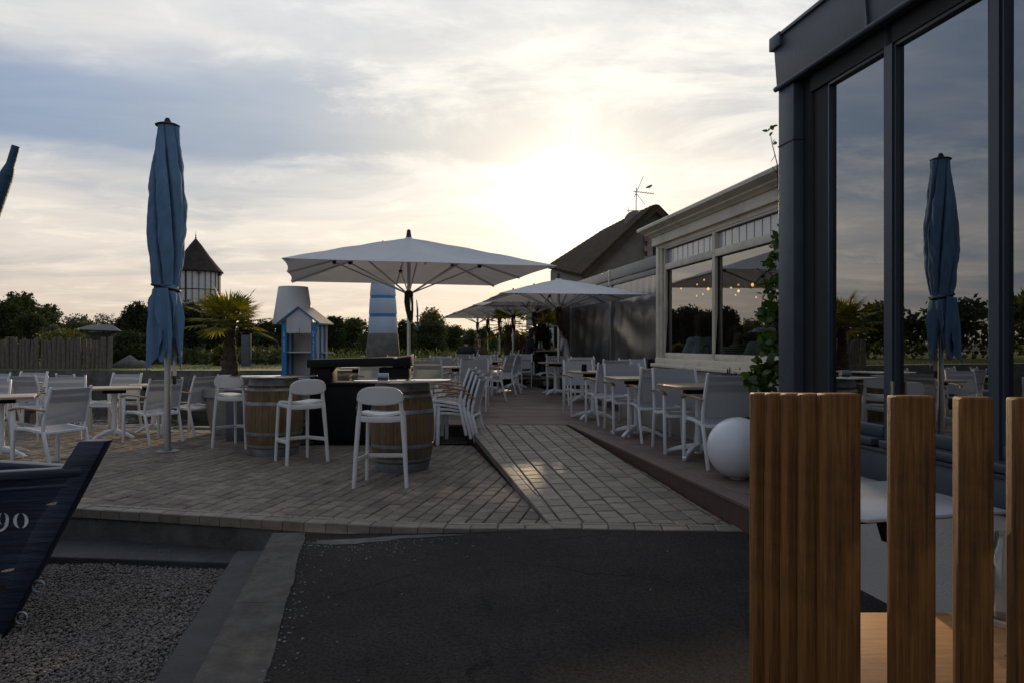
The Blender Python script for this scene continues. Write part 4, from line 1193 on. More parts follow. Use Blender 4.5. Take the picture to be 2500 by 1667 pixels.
TR = [
 (-1700, 640, 330, 38, 'tall dark tree', 'leaf_dark'), (-1250, 690, 330, 40, 'dark tree', 'leaf_dark'), (-900, 680, 300, 42, 'broad tree', 'leaf_mid'),
 (-560, 700, 300, 44, 'dark broad tree', 'leaf_dark'), (-320, 722, 240, 47, 'green tree', 'leaf_mid'), (-130, 742, 220, 50, 'green tree', 'leaf_mid'),
]
for i, (px, ty, wp, Y, lab, mt) in enumerate(TR):
    tree(px, ty, wp, Y, ['tallest dark tree across the water, mirrored in the pavilion panes', 'dark tree across the water mirrored beside the closed parasol reflection', 'broad green tree across the water mirrored in the pavilion panes', 'dark broad tree across the water, well beyond the palisade end', 'green tree across the water, second beyond the palisade end', 'green tree across the water, first beyond the palisade end'][i], mt, n=900, size=.45)
tree(48, 722, 130, 55, 'tall rounded green tree at far left behind the palisade', 'leaf_mid', n=2400)
tree(-10, 738, 110, 52, 'dark tree left of the tall rounded one behind the palisade', 'leaf_dark', n=1800)
tree(118, 750, 120, 56, 'broad green tree right of the tall rounded one at far left', 'leaf_mid', n=2200)
tree(88, 770, 100, 48, 'dark low bush in front of the far left trees', 'leaf_dark', n=1600)
tree(185, 772, 110, 60, 'thin pale bushy tree behind the small shed', 'leaf_grey', n=1300, airy=.6)
tree(255, 770, 120, 62, 'feathery pale tree row piece left of the dark pines', 'leaf_grey', n=1300, airy=.6)
tree(205, 788, 130, 57, 'dense low hedge tree behind the shed roof', 'leaf_mid', n=1700)
tree(132, 797, 48, 44, 'round pale shrub above the palisade', 'leaf_grey', n=900)
tree(338, 742, 85, 48, 'dark ragged pine left of the closed blue parasol', 'leaf_dark', n=2600, airy=.25)
tree(300, 776, 70, 50, 'dark low bush at the right end of the shed', 'leaf_dark', n=1500)
tree(318, 812, 120, 40, 'dark low bush mass right of the palisade', 'leaf_dark', n=1300)
tree(395, 752, 110, 49, 'dark pine right behind the closed blue parasol', 'leaf_dark', n=2200)
tree(470, 742, 110, 47, 'dark dense tree below the timbered tower', 'leaf_dark', n=2800)
tree(530, 752, 95, 46, 'dark tree behind the potted palm', 'leaf_dark', n=2400)
tree(598, 782, 70, 53, 'low dark tree right of the potted palm', 'leaf_dark', n=1500)
tree(650, 786, 90, 56, 'dark hedge tree left of the striped kiosk', 'leaf_dark', n=1900)
tree(705, 786, 80, 57, 'dark hedge tree behind the striped kiosk', 'leaf_dark', n=1300)
tree(812, 776, 70, 58, 'dark tree right of the striped kiosk', 'leaf_dark', n=1900)
tree(860, 780, 80, 60, 'ragged tree left of the model lighthouse', 'leaf_mid', n=1800)
tree(775, 787, 60, 60, 'small dark tree right behind the kiosk', 'leaf_dark', n=1300)
tree(915, 792, 80, 62, 'dark tree behind the model lighthouse', 'leaf_dark', n=1300)
tree(985, 784, 75, 60, 'dark tree right of the model lighthouse', 'leaf_dark', n=1800)
tree(1052, 757, 90, 58, 'tall loose sunlit tree right of the big parasol pole', 'leaf_olive', n=1900, airy=.5)
tree(1045, 788, 100, 55, 'dense dark bush under the loose sunlit tree', 'leaf_dark', n=2000)
tree(1110, 798, 80, 60, 'green bush left of the far parasol poles', 'leaf_mid', n=1500)
tree(1150, 806, 70, 62, 'low green bush behind the man in the cap', 'leaf_mid', n=1400)
tree(1187, 800, 60, 57, 'round green tree between the far parasol poles', 'leaf_mid', n=1600)
tree(1228, 812, 60, 64, 'low bush behind the small far palm', 'leaf_mid', n=1200)
tree(1272, 815, 50, 50, 'reddish shrub left of the white board shed', 'leaf_red', n=1300)
tree(1322, 800, 60, 25.5, 'dark leafy shrub in front of the white board shed', 'leaf_dark', n=1500, base=.2, size=.16, cat='shrub', name='shrub', group='shrubs at the far end of the terrace')
tree(1296, 828, 40, 24.5, 'low reddish shrub at the far end of the deck', 'leaf_red', n=900, base=.2, size=.13, cat='shrub', name='shrub', group='shrubs at the far end of the terrace')
tree(165, 806, 160, 37, 'yellow green flowering bush above the palisade', 'leaf_olive', n=1700, base=.3, size=.13, cat='bush', name='bush', group=None)
tree(548, 850, 44, 40, 'pale reed clump beside the grey blue panel', 'leaf_olive', n=900, base=.2, size=.3, cat='bush', name='bush', group=None)
# clipped green belt along the far lawn: one mass nobody could count
P_ = np.stack([rng.uniform(-22, 10, 8000), rng.uniform(43.5, 47, 8000), 0.15 + rng.random(8000) ** 1.6 * rng.uniform(.3, .9, 8000)], -1)
V, Q = leaves(P_, .28, up=1.4, aspect=.2); tag(mesh_np('reeds', V, Q, 'leaf_mid'), kind='stuff')
P_ = np.stack([rng.uniform(-40, 12, 5000), rng.uniform(34.0, 38, 5000), np.full(5000, .17)], -1)
V, Q = leaves(P_, .10, up=2.5, aspect=.2); tag(mesh_np('lawn_tufts', V, Q, 'grass'), kind='stuff')
P_ = np.stack([rng.uniform(-70, 70, 14000), rng.uniform(64, 78, 14000), .4 + rng.random(14000) ** 1.3 * 1.9], -1)
V, Q = leaves(P_, .5); tag(mesh_np('far_thicket', V, Q, 'leaf_dark'), kind='stuff')
P_ = np.stack([rng.uniform(-26, -12, 3500), rng.uniform(41, 46, 3500), .3 + rng.random(3500) ** 1.4 * .8], -1)
V, Q = leaves(P_, .3); tag(mesh_np('undergrowth', V, Q, 'leaf_dark'), kind='stuff')


def fan_leaf(mb, org, dirv, R_, nb=26, spread=R(230), droop=.14):
    d = dirv.normalized(); up = Vector((0, 0, 1)); s = d.cross(up)
    if s.length < .05: s = Vector((1, 0, 0))
    s.normalize(); nn = s.cross(d).normalized()
    for k in range(nb):
        a = -spread / 2 + spread * (k + random.uniform(-.25, .25)) / (nb - 1)
        l = R_ * (.78 + .22 * math.cos(a)) * random.uniform(.85, 1.1)
        v = d * math.cos(a) + s * math.sin(a)
        sd = (v.cross(nn)).normalized() * (R_ * .040)
        p0 = org; p1 = org + v * l * .55 + nn * .03 * R_; p2 = org + v * l - Vector((0, 0, droop * l * random.uniform(.2, 1.0)))
        mb.add([p0, p1 + sd, p2, p1 - sd], [(0, 1, 2, 3)])


def palm(root, h, R_, nl, r0=.1, zbase=0.0, spread=(-25, 80)):
    tr = MB(); prof = []
    for k in range(19):
        z = zbase + (h - zbase) * k / 18; prof.append((r0 * (.92 + .16 * (k % 2)) * (1 + .25 * math.sin(k * .35)), z))
    tr.lathe(prof, 14)
    for k in range(150):       # shaggy fibre and cut leaf bases
        a = random.uniform(0, 6.28); z = random.uniform(zbase, h * .97); p = Vector((math.cos(a) * r0 * .95, math.sin(a) * r0 * .95, z)); d = Vector((math.cos(a), math.sin(a), 1.3)).normalized() * random.uniform(.05, .1)
        s = Vector((-math.sin(a), math.cos(a), 0)) * .014
        tr.add([p - s, p + s, p + d * 1.0 + s * .3, p + d - s * .3], [(0, 1, 2, 3)])
    tr.build('trunk', 'palm_trunk', root, smooth=False)
    st = MB(); lf = MB()
    for k in range(nl):
        a = 2.4 * k + random.uniform(-.3, .3); el = R(spread[0] + (spread[1] - spread[0]) * ((k + .5) / nl))
        d = Vector((math.cos(a) * math.cos(el), math.sin(a) * math.cos(el), math.sin(el)))
        l = R_ * random.uniform(.55, 1.3); b_ = Vector((0, 0, h - .05)) + Vector((math.cos(a), math.sin(a), 0)) * r0 * .4
        o = b_ + d * l - Vector((0, 0, .08 * l * (1 - math.sin(el))))
        st.tube([b_, b_.lerp(o, .5) + Vector((0, 0, .04)), o], [.014, .010, .007], 5)
        fan_leaf(lf, o, (d + Vector((0, 0, -.15))).normalized(), R_ * random.uniform(.7, 1.15))
    st.build('leaf_stalks', 'leaf_olive', root); lf.build('fronds', 'palm_leaf', root, smooth=False)


pp = gnd(561, 1056, 0); Yp = 11.45; px_ = (561 - CX) / F * Yp
pot = thing('plant_pot', 'large grey flower pot with thick rim holding the palm', 'plant pot', (px_, Yp, 0))
MB().lathe([(.265, 0), (.275, .02), (.375, .56), (.395, .565), (.43, .57), (.435, .69), (.42, .705), (.385, .70), (.375, .62)], 36).build('pot_wall', 'pot_grey', pot)
MB().lathe([(.01, .635), (.38, .63)], 24, cap=False).build('soil', 'soil', pot)
p = thing('palm_tree', 'fan palm with sunlit yellow leaves in a grey pot', 'palm', (px_, Yp, 0))
palm(p, 1.71, .38, 28, .105, .64, (-14, 84))
p = thing('palm_tree', 'dark potted fan palm at the far end of the terrace', 'palm', (at(1241, 800, 27).x, 27, 0.2))
palm(p, at(0, 795, 27).z - .2, .55, 26, .15, 0, (-30, 80))
p = thing('palm_tree', 'low fan palm in front of the white board shed', 'palm', (at(1333, 800, 26).x, 26, .2))
palm(p, at(0, 798, 26).z - .2, .5, 22, .13, 0, (0, 80))
dp = gnd(573, 1058, 0)
t = thing('pot_shade_box', 'dark blue grey box standing in for the shaded side of the palm pot', 'planter', (px_ + .62, Yp - .75, 0), R(6))  # dark box drawn in place of the grey pot's shaded side
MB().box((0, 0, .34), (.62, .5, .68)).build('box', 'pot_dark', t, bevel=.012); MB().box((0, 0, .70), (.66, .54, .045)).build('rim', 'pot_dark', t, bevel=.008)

# climbing plant at the pavilion corner
t = thing('climbing_plant', 'glossy green climbing shrub at the corner of the dark pavilion', 'shrub', (0, 0, 0))
st = MB(); pts = []
base = Vector((1.99, 5.42, .2))
for k in range(6):
    x = base.x + random.uniform(-.04, .08); y = base.y + random.uniform(-.05, .2); q = [Vector((x, y, .2))]
    H_ = random.uniform(1.3, 2.0); n_ = 12
    for i in range(1, n_ + 1):
        q.append(Vector((x + .03 * math.sin(i * 1.1 + k) + random.uniform(-.012, .012) - .01 * (i / n_), y + .04 * math.cos(i * .9 + k * 2), .2 + H_ * i / n_)))
    st.tube(q, [.011 * (1 - .7 * i / n_) for i in range(n_ + 1)], 5)
    for i in range(5, n_ + 1):
        for j in range(2): pts.append(q[i] + Vector((random.gauss(-.005, .03), random.gauss(0, .05), random.gauss(0, .05))))
q = [Vector((base.x + .02, 5.4, .3)), Vector((base.x + .02, 5.4, 1.4)), Vector((1.955, 5.38, 2.3)), at(1897, 400, 5.35), at(1886, 355, 5.35), at(1880, 326, 5.35)]
st.tube(q, [.010, .009, .007, .004, .003, .0015], 5)
st.tube([at(1893, 378, 5.35), at(1886, 390, 5.35), at(1882, 395, 5.35)], [.003, .0025, .0015], 4); st.tube([at(1897, 425, 5.35), at(1888, 412, 5.35), at(1885, 407, 5.35)], [.003, .0025, .0015], 4)
for b0 in ((1887, 322), (1877, 320), (1888, 314), (1890, 342), (1872, 322)):
    for j in range(2): pts.append(at(b0[0] + random.uniform(-3, 3), b0[1] + random.uniform(-3, 3), 5.35 + random.uniform(-.03, .03)))
st.build('stems', 'bark', t)
pts = [tuple(v) for v in pts]
for (px, py, rx, rz_, n_) in ((1868, 912, .125, .13, 120), (1886, 850, .07, .12, 50), (1880, 768, .075, .12, 62), (1893, 700, .045, .09, 34), (1892, 640, .04, .07, 30), (1845, 935, .08, .07, 45), (1896, 590, .02, .06, 10)):
    c = at(px, py, 5.45); pts += [tuple(v) for v in blob_pts(tuple(c), (rx, .16, rz_), n_, .2)]
n = len(pts); pts = np.array(pts)
d = rng.normal(size=(n, 3)); d[:, 0] -= .5; d[:, 2] += .1; d /= np.linalg.norm(d, axis=1)[:, None]
s = np.cross(d, rng.normal(size=(n, 3)) + np.array([0, 0, 1.2])); s /= np.linalg.norm(s, axis=1)[:, None]; nn_ = np.cross(s, d)
l = .074 * rng.uniform(.6, 1.35, (n, 1)) * np.where(pts[:, 2:3] > 2.3, .55, 1.0); w_ = l * .30
V = np.stack([pts, pts + d * l * .35 + s * w_ + nn_ * l * .10, pts + d * l * .75 + s * w_ * .8 + nn_ * l * .08, pts + d * l - nn_ * l * .08, pts + d * l * .75 - s * w_ * .8 + nn_ * l * .08, pts + d * l * .35 - s * w_ + nn_ * l * .10, pts + d * l * .5], 1)
o7 = (np.arange(n) * 7)[:, None]
Q = np.concatenate([o7 + np.array([[0, 1, 2, 6]]), o7 + np.array([[6, 2, 3, 4]]), o7 + np.array([[0, 6, 4, 5]])])
mesh_np('leaves', V.reshape(-1, 3), Q, 'leaf_bright', t, smooth=True)

# ---- palisade, small shed, rocks on the far bank
t = thing('log_palisade', 'palisade of rough upright logs on the far bank at left', 'fence', (0, 0, 0))
x = at(-160, 0, 35).x
while x < at(272, 0, 35).x:
    w_ = random.uniform(.17, .22); hh = random.uniform(1.38, 1.6); ln = random.uniform(-.07, .07)
    mb = MB(); y = 35 + random.uniform(-.05, .05)
    mb.tube([(x, y, .1), (x + ln * .4 + random.uniform(-.02, .02), y, .1 + hh * .5), (x + ln, y, .1 + hh)], [w_ * .52, w_ * .5, w_ * .42], 8)
    mb.build('log', 'log_bark', t); x += w_ * .98 + random.uniform(0, .025)
mb = MB(); mb.bar((at(-160, 0, 35).x, 35.16, .9), (at(270, 0, 35).x, 35.16, .9), .06, .12); mb.build('back_rail', 'timber_dark', t)
t = thing('garden_shed', 'small dark garden shed with low pitched roof behind the palisade', 'shed', (0, 0, 0))
c = at(246, 808, 42); mb = MB(); mb.box((c.x * 43 / 42, 43, 1.1), (2.2, 1.8, 1.75)); mb.build('wall', 'timber_dark', t)
mb = MB(); rz_ = at(0, 792, 42).z; a = at(188, 806, 42).x; b_ = at(300, 803, 42).x; m0 = at(222, 0, 42).x; m1 = at(274, 0, 42).x; zl = at(0, 804, 42).z
mb.add([(a, 41.7, zl), (b_, 41.7, zl - .1), (m1 * 43 / 42, 43, rz_), (m0 * 43 / 42, 43, rz_), (a * 44.3 / 42, 44.3, zl), (b_ * 44.3 / 42, 44.3, zl - .1)], [(0, 1, 2, 3), (3, 2, 5, 4), (1, 5, 2), (0, 3, 4)]); mb.build('roof', 'slate_roof', t, smooth=False)
t = thing('screen_panel', 'narrow grey blue upright panel on the far bank behind the palm', 'panel', (at(600, 0, 39).x, 39, .15))
MB().box((0, 0, .83), (.46, .08, 1.66)).build('board', 'pot_dark', t, bevel=.01); MB().box((.25, 0, .87), (.06, .12, 1.75)).build('post', 'frame_dark', t)
for k, (px, y_, s_, lab) in enumerate(((318, 868, .55, 'large rounded rock at the right end of the palisade'), (345, 880, .42, 'smaller rock beside the large rounded one'), (292, 884, .3, 'low rock at the palisade foot'))):
    g = at(px, y_, 36.5); V = iv * np.array([s_ * 1.3, s_, s_]) * (1 + rng.uniform(-.18, .18, (12, 1)))
    o = mesh_np('rock', V, iff, 'stone'); o.location = (g.x, 36.5, .2); tag(o, lab, 'rock', 'rocks on the far bank')
# ------------------------------------------------------------------ furniture
def make_armchair(label, group):
    t = thing('armchair', label, 'chair', (0, 0, 0), 0, group)
    for s in (-1, 1):
        MB().strip([(s * .265, .255, 0), (s * .268, .245, .33), (s * .270, .235, .635)], .024, .05, up=(0, 1, 0)).build('leg', 'white_metal', t, bevel=.004)
        MB().strip([(s * .245, -.33, 0), (s * .252, -.262, .25), (s * .256, -.215, .43)], .026, .038, up=(0, 1, 0)).build('leg', 'white_metal', t, bevel=.004)
    for s in (-1, 1):
        MB().strip([(s * .256, -.218, .42), (s * .256, -.225, .52), (s * .252, -.265, .70), (s * .245, -.325, .905)], .026, [.038, .036, .032, .026], up=(0, 1, 0)).build('back_post', 'white_metal', t, bevel=.004)
    mb = MB()
    for s in (-1, 1):
        mb.strip([(s * .236, -.235, .405), (s * .238, -.10, .415), (s * .240, .06, .435), (s * .242, .20, .435), (s * .242, .275, .405)], .028, .034)
    mb.strip([(-.236, -.235, .40), (.236, -.235, .40)], .028, .03); mb.strip([(-.24, .27, .405), (.24, .27, .405)], .026, .026)
    mb.build('seat_frame', 'white_metal', t, bevel=.004)
    sp = [(-.225, .41), (-.12, .412), (0, .424), (.12, .440), (.21, .438), (.272, .405)]
    def seat(u, v):
        k = v * 5; i = min(4, int(k)); f = k - i; y = sp[i][0] * (1 - f) + sp[i + 1][0] * f; z = sp[i][1] * (1 - f) + sp[i + 1][1] * f
        return ((u - .5) * .455, y, z + .012 - .014 * (1 - (2 * u - 1) ** 2))
    MB().sheet(seat, 6, 15, thick=.006).build('seat', 'mesh_fabric', t)
    def back(u, v):
        z = .485 + .395 * v; y = float(np.interp(z, [.42, .52, .70, .905], [-.218, -.225, -.265, -.325]))
        return ((u - .5) * .49, y - .022 * (1 - (2 * u - 1) ** 2), z)
    b_ = MB().sheet(back, 8, 8, thick=.006).build('backrest', 'mesh_fabric', t)
    def hem(z0, z1, off):
        def f(u, v):
            z = z0 + (z1 - z0) * v; y = float(np.interp(z, [.42, .52, .70, .905], [-.218, -.225, -.265, -.325]))
            return ((u - .5) * .488, y - off - .022 * (1 - (2 * u - 1) ** 2), z)
        return f
    MB().sheet(hem(.838, .879, .0085), 8, 2, thick=.004).build('hem_band', 'mesh_fabric', b_)
    MB().sheet(hem(.735, .795, .0085), 8, 2, thick=.004).build('hem_band', 'mesh_fabric', b_)
    for s in (-1, 1):
        MB().strip([(s * .272, -.262, .648), (s * .278, -.12, .662), (s * .282, .05, .672), (s * .280, .20, .660), (s * .272, .295, .640)], [.034, .044, .052, .052, .04], .020).build('armrest', 'teak', t, bevel=.006)
    return t


def make_table(label, group):
    t = thing('cafe_table', label, 'table', (0, 0, 0), 0, group)
    MB().prism([(-.31, -.35), (.31, -.35), (.35, -.31), (.35, .31), (.31, .35), (-.31, .35), (-.35, .31), (-.35, -.31)], .722, .75).build('tabletop', 'table_wood', t, bevel=.005)
    MB().box((0, 0, .69), (.30, .12, .062)).build('bracket', 'black_metal', t, bevel=.005)
    MB().lathe([(.045, .04), (.042, .12), (.036, .25), (.036, .60), (.045, .66)], 16).build('column', 'white_metal', t)
    for k in range(4):
        a = R(45 + 90 * k); c, s = math.cos(a), math.sin(a)
        MB().strip([(c * .035, s * .035, .105), (c * .16, s * .16, .095), (c * .30, s * .30, .055), (c * .37, s * .37, .022)], [.05, .045, .042, .04], [.07, .05, .035, .03]).build('foot', 'white_metal', t, bevel=.005)
    return t


CHAIRS = [
 # x, y, z, heading, label, group
 (2.03, 7.22, .2, 8, 'white armchair nearest the white sphere, seen from behind', 'armchairs along the conservatory'),
 (1.88, 8.14, .2, 187, 'white armchair facing the camera at the table nearest the white sphere', 'armchairs along the conservatory'),
 (1.75, 9.04, .2, 8, 'white armchair seen from behind at the middle conservatory table', 'armchairs along the conservatory'),
 (1.56, 9.90, .2, 186, 'white armchair facing the camera across the middle conservatory table', 'armchairs along the conservatory'),
 (1.42, 10.90, .2, 8, 'white armchair seen from behind at the table holding a dark menu block', 'armchairs along the conservatory'),
 (1.17, 12.15, .2, 186, 'white armchair facing the camera behind the menu block table', 'armchairs along the conservatory'),
 (2.30, 13.6, .2, 185, 'white armchair back tucked close under the conservatory corner post', 'armchairs along the conservatory'),
 (1.78, 13.3, .2, 10, 'white armchair back just left of the conservatory corner post', 'armchairs along the conservatory'),
 (1.55, 15.6, .2, 186, 'white armchair facing the camera before the plastic blinds', 'armchairs along the veranda'),
 (1.30, 14.4, .2, 8, 'white armchair seen from behind below the near veranda blind', 'armchairs along the veranda'),
 (1.1, 17.6, .2, 186, 'white armchair at the far end of the veranda blinds', 'armchairs along the veranda'),
 # middle
 (-1.42, 13.05, .2, -6, 'blue grey shaded armchair with hem bands right of the big parasol pole', 'armchairs under the big parasol'),
 (-.70, 13.0, .2, 172, 'white armchair at the aisle corner with its thick front leg toward the camera', 'armchairs under the big parasol'),
 (-2.05, 13.15, .2, 5, 'white armchair back just left of the big parasol pole', 'armchairs under the big parasol'),
 (-2.75, 12.2, .2, -75, 'white armchair seen through the gap in the black cooking station', 'armchairs under the big parasol'),
 (-2.30, 12.0, .2, 178, 'white armchair behind the black cooking station lid', 'armchairs under the big parasol'),
 (-1.35, 14.5, .2, 176, 'white armchair facing the camera behind the near glass table', 'armchairs under the big parasol'),
 (-2.35, 14.6, .2, 176, 'white armchair facing the camera left of the big parasol pole', 'armchairs under the big parasol'),
 (-.45, 15.35, .2, 95, 'white armchair side on at the second aisle table', 'armchairs along the aisle'),
 (-1.05, 15.4, .2, 0, 'white armchair back seen at the left of the second aisle table', 'armchairs along the aisle'),
 (-.72, 16.75, .2, 182, 'white armchair facing the camera behind the second aisle table', 'armchairs along the aisle'),
 (-.16, 17.3, .2, 80, 'white armchair with dark arms side on at the third aisle table', 'armchairs along the aisle'),
 (-.62, 18.9, .2, 180, 'white armchair facing the camera behind the third aisle table', 'armchairs along the aisle'),
 (-1.7, 16.9, .2, 178, 'white armchair in the second row left of the aisle', 'armchairs along the aisle'),
 (-1.75, 15.5, .2, 4, 'white armchair back in the second row left of the aisle', 'armchairs along the aisle'),
 (-2.7, 17.0, .2, 178, 'white armchair in the third row near the lighthouse foot', 'armchairs along the aisle'),
 (.28, 20.2, .2, 175, 'white armchair behind the resting dog', 'armchairs along the aisle'),
 (-.05, 18.95, .2, 8, 'white armchair back left of the resting dog', 'armchairs along the aisle'),
 (-1.28, 20.55, .2, 0, 'white armchair holding the man in the dark cap', 'armchairs along the aisle'),
 (-.98, 22.3, .2, 180, 'white armchair holding the woman opposite the capped man', 'armchairs along the aisle'),
 # left terrace
 (-5.22, 8.35, 0, 64, 'nearest white armchair of the left terrace, behind the boat stem', 'armchairs on the left terrace'),
 (-6.55, 10.75, 0, 205, 'white armchair at the left end of the long left terrace table', 'armchairs on the left terrace'),
 (-5.05, 10.35, 0, 62, 'white armchair turned left just beside the closed blue parasol pole', 'armchairs on the left terrace'),
 (-4.92, 11.25, 0, 66, 'white armchair turned left behind the closed blue parasol pole', 'armchairs on the left terrace'),
 (-6.32, 11.72, 0, 174, 'white armchair facing the camera behind the long left terrace table', 'armchairs on the left terrace'),
 (-6.95, 12.0, 0, -28, 'white armchair seen from behind left of the long terrace table', 'armchairs on the left terrace'),
 (-7.45, 11.65, 0, -14, 'broad white armchair back left of the long terrace table', 'armchairs on the left terrace'),
 (-8.25, 12.35, 0, 176, 'white armchair facing the camera at the table nearest the water', 'armchairs on the left terrace'),
 (-8.65, 12.0, 0, 150, 'white armchair set askew behind the table nearest the water', 'armchairs on the left terrace'),
 (-6.85, 9.45, 0, 190, 'white armchair behind the small table next to the boat mast', 'armchairs on the left terrace'),
]
ch0 = None
for x, y, z, h, lab, g in CHAIRS:
    if ch0 is None:
        ch0 = make_armchair(lab, g); c = ch0
    else:
        c = dup(ch0, (0, 0, 0), 0, lab, g)
    c.location = (x, y, z); c.rotation_euler = (0, 0, R(h + random.uniform(-5, 5)))
for k, lab in enumerate(('bottom white armchair of the leaning stack by the right barrel', 'second white armchair up in the stack by the right barrel', 'third white armchair up in the stack by the right barrel', 'topmost white armchair of the stack by the right barrel')):
    c = dup(ch0, (-.72 - .062 * k, 10.22 - .012 * k, .055 * k + .003), R(82), lab, 'stacked armchairs')
    c.rotation_euler = (R(3.0 * k * .35), 0, R(82))

TABLES = [
 (1.95, 7.70, .2, 8, 'wooden square table nearest the white sphere', 'tables along the conservatory'),
 (1.60, 9.45, .2, 8, 'wooden square table in the middle of the conservatory row', 'tables along the conservatory'),
 (1.27, 11.55, .2, 8, 'wooden square table holding the dark menu block', 'tables along the conservatory'),
 (2.25, 12.9, .2, 8, 'wooden table beside the conservatory corner post', 'tables along the conservatory'),
 (1.42, 15.0, .2, 8, 'wooden table in front of the near plastic blind', 'tables along the conservatory'),
 (1.0, 17.0, .2, 8, 'wooden table in front of the far plastic blind', 'tables along the conservatory'),
 (-.98, 13.85, .2, 8, 'sunlit wooden table with two stemmed glasses at the aisle corner', 'tables under the parasols'),
 (-1.85, 13.95, .2, 8, 'wooden table with bright glasses beside the big parasol pole', 'tables under the parasols'),
 (-2.75, 13.4, .2, 8, 'wooden table with glasses behind the black cooking station', 'tables under the parasols'),
 (-.80, 16.0, .2, 8, 'second wooden table along the left of the aisle', 'tables under the parasols'),
 (-1.70, 16.2, .2, 8, 'wooden table in the second row left of the aisle', 'tables under the parasols'),
 (-.5, 18.05, .2, 8, 'third wooden table along the left of the aisle', 'tables under the parasols'),
 (.10, 19.6, .2, 8, 'wooden table with carafes behind the resting dog', 'tables under the parasols'),
 (-1.12, 21.4, .2, 8, 'table between the capped man and the woman', 'tables under the parasols'),
 (1.02, 21.9, .42, 8, 'table with bottles on the raised far deck', 'tables under the parasols'),
 (-5.78, 10.72, 0, 25, 'near half of the long wooden table on the left terrace', 'tables on the left terrace'),
 (-5.55, 11.42, 0, 25, 'far half of the long wooden table on the left terrace', 'tables on the left terrace'),
 (-6.18, 8.92, 0, 30, 'wooden table behind the boat, in front of the nearest terrace armchair', 'tables on the left terrace'),
 (-8.0, 11.75, 0, 10, 'wooden terrace table nearest the water and the palisade', 'tables on the left terrace'),
]
tb0 = None
for x, y, z, h, lab, g in TABLES:
    if tb0 is None: tb0 = make_table(lab, g); c = tb0
    else: c = dup(tb0, (0, 0, 0), 0, lab, g)
    c.location = (x, y, z); c.rotation_euler = (0, 0, R(h))

# glasses, carafes, menus
def make_goblet():
    t = thing('drinking_glass', '', 'glass', (0, 0, 0))
    MB().lathe([(.034, 0), (.034, .006), (.010, .014), (.009, .045), (.030, .07), (.038, .10), (.036, .135), (.034, .135), (.036, .10), (.028, .073), (.003, .055)], 16).build('bowl', 'glass_clear', t)
    return t
def make_carafe():
    t = thing('carafe', '', 'carafe')
    MB().lathe([(.045, 0), (.05, .02), (.05, .11), (.02, .17), (.017, .23), (.024, .25), (.02, .25), (.014, .22), (.045, .11), (.045, .02)], 16).build('body', 'glass_clear', t)
    MB().lathe([(.043, .008), (.046, .02), (.046, .09), (.003, .09)], 14).build('water_fill', 'glass_clear', t)
    return t
gb = make_goblet(); cf = make_carafe(); first = {'g': True, 'c': True}
GL = [
 (-1.08, 13.75, 'two stemmed glasses', 'left stemmed glass on the sunlit table at the aisle corner'), (-.97, 13.66, '', 'right stemmed glass on the sunlit table at the aisle corner'),
 (-1.0, 14.02, '', 'rear stemmed glass on the sunlit table at the aisle corner'),
 (-1.72, 13.75, '', 'bright stemmed glass right of the big parasol pole'), (-1.62, 13.68, '', 'bright stemmed glass farthest right of the big parasol pole'), (-1.66, 13.95, '', 'rear bright glass right of the big parasol pole'),
 (-2.02, 14.12, '', 'glass just left of the big parasol pole'), (-2.13, 14.2, '', 'second glass to the left of the big parasol pole'), (-2.05, 13.75, '', 'low bright glass in front of the pair by the big parasol pole'),
 (-2.62, 13.3, '', 'right glass of the pair behind the black cooking station'), (-2.76, 13.28, '', 'left glass of the pair behind the black cooking station'),
 (-.75, 15.95, '', 'left glass on the second aisle table'), (-.64, 15.98, '', 'right glass on the second aisle table'), (-1.62, 16.1, '', 'glass on the second row table left of the aisle'), (-1.72, 16.18, '', 'second glass on the second row table left of the aisle'),
 (-.45, 18.0, '', 'left glass on the third aisle table'), (-.36, 17.9, '', 'right glass on the third aisle table'),
 (.02, 19.5, '', 'left glass on the carafe table behind the dog'), (.12, 19.4, '', 'right glass on the carafe table behind the dog'),
 (1.36, 14.9, '', 'left glass on the table before the near blind'), (1.48, 14.95, '', 'right glass on the table before the near blind'), (.98, 16.9, '', 'glass on the table before the far blind'),
 (1.16, 21.7, '', 'glass at the right of the raised deck table'), (1.24, 21.8, '', 'second glass at the right of the raised deck table'),
]
for x, y, _, lab in GL:
    c = gb if first['g'] else dup(gb, (0, 0, 0)); first['g'] = False
    zt_ = .42 if y > 21.5 else .2
    c.location = (x, y, zt_ + .7515); c['label'] = lab; c['group'] = 'glasses laid out on the tables'
for x, y, lab in ((-.98, 21.25, 'white carafe in front of the woman across from the capped man'), (-.42, 18.2, 'clear carafe on the third aisle table'), (.18, 19.75, 'tall carafe on the table behind the dog'), (-.02, 19.72, 'left carafe on the table behind the dog'), (.80, 21.72, 'carafe at the left of the raised deck table'), (.88, 21.9, 'second carafe on the raised deck table')):
    c = cf if first['c'] else dup(cf, (0, 0, 0)); first['c'] = False
    c.location = (x, y, (.42 if y > 21.5 else .2) + .7515); c['label'] = lab; c['group'] = 'carafes on the far tables'
for x, y, rz, lab in ((1.12, 11.45, 20, 'small dark menu block standing on the third conservatory table'), (2.40, 12.75, -15, 'larger dark menu block by the conservatory corner post')):
    s_ = 1.0 if x < 1.5 else 1.5
    t = thing('menu_holder', lab, 'menu', (x, y, .9515), R(rz), 'menu blocks'); MB().box((0, 0, .055 * s_), (.075 * s_, .03, .11 * s_), 0, Matrix.Rotation(R(6), 4, 'X')).build('card', 'black_metal', t, bevel=.003)
    MB().box((0, 0, .006), (.09 * s_, .06, .012)).build('base', 'black_metal', t)

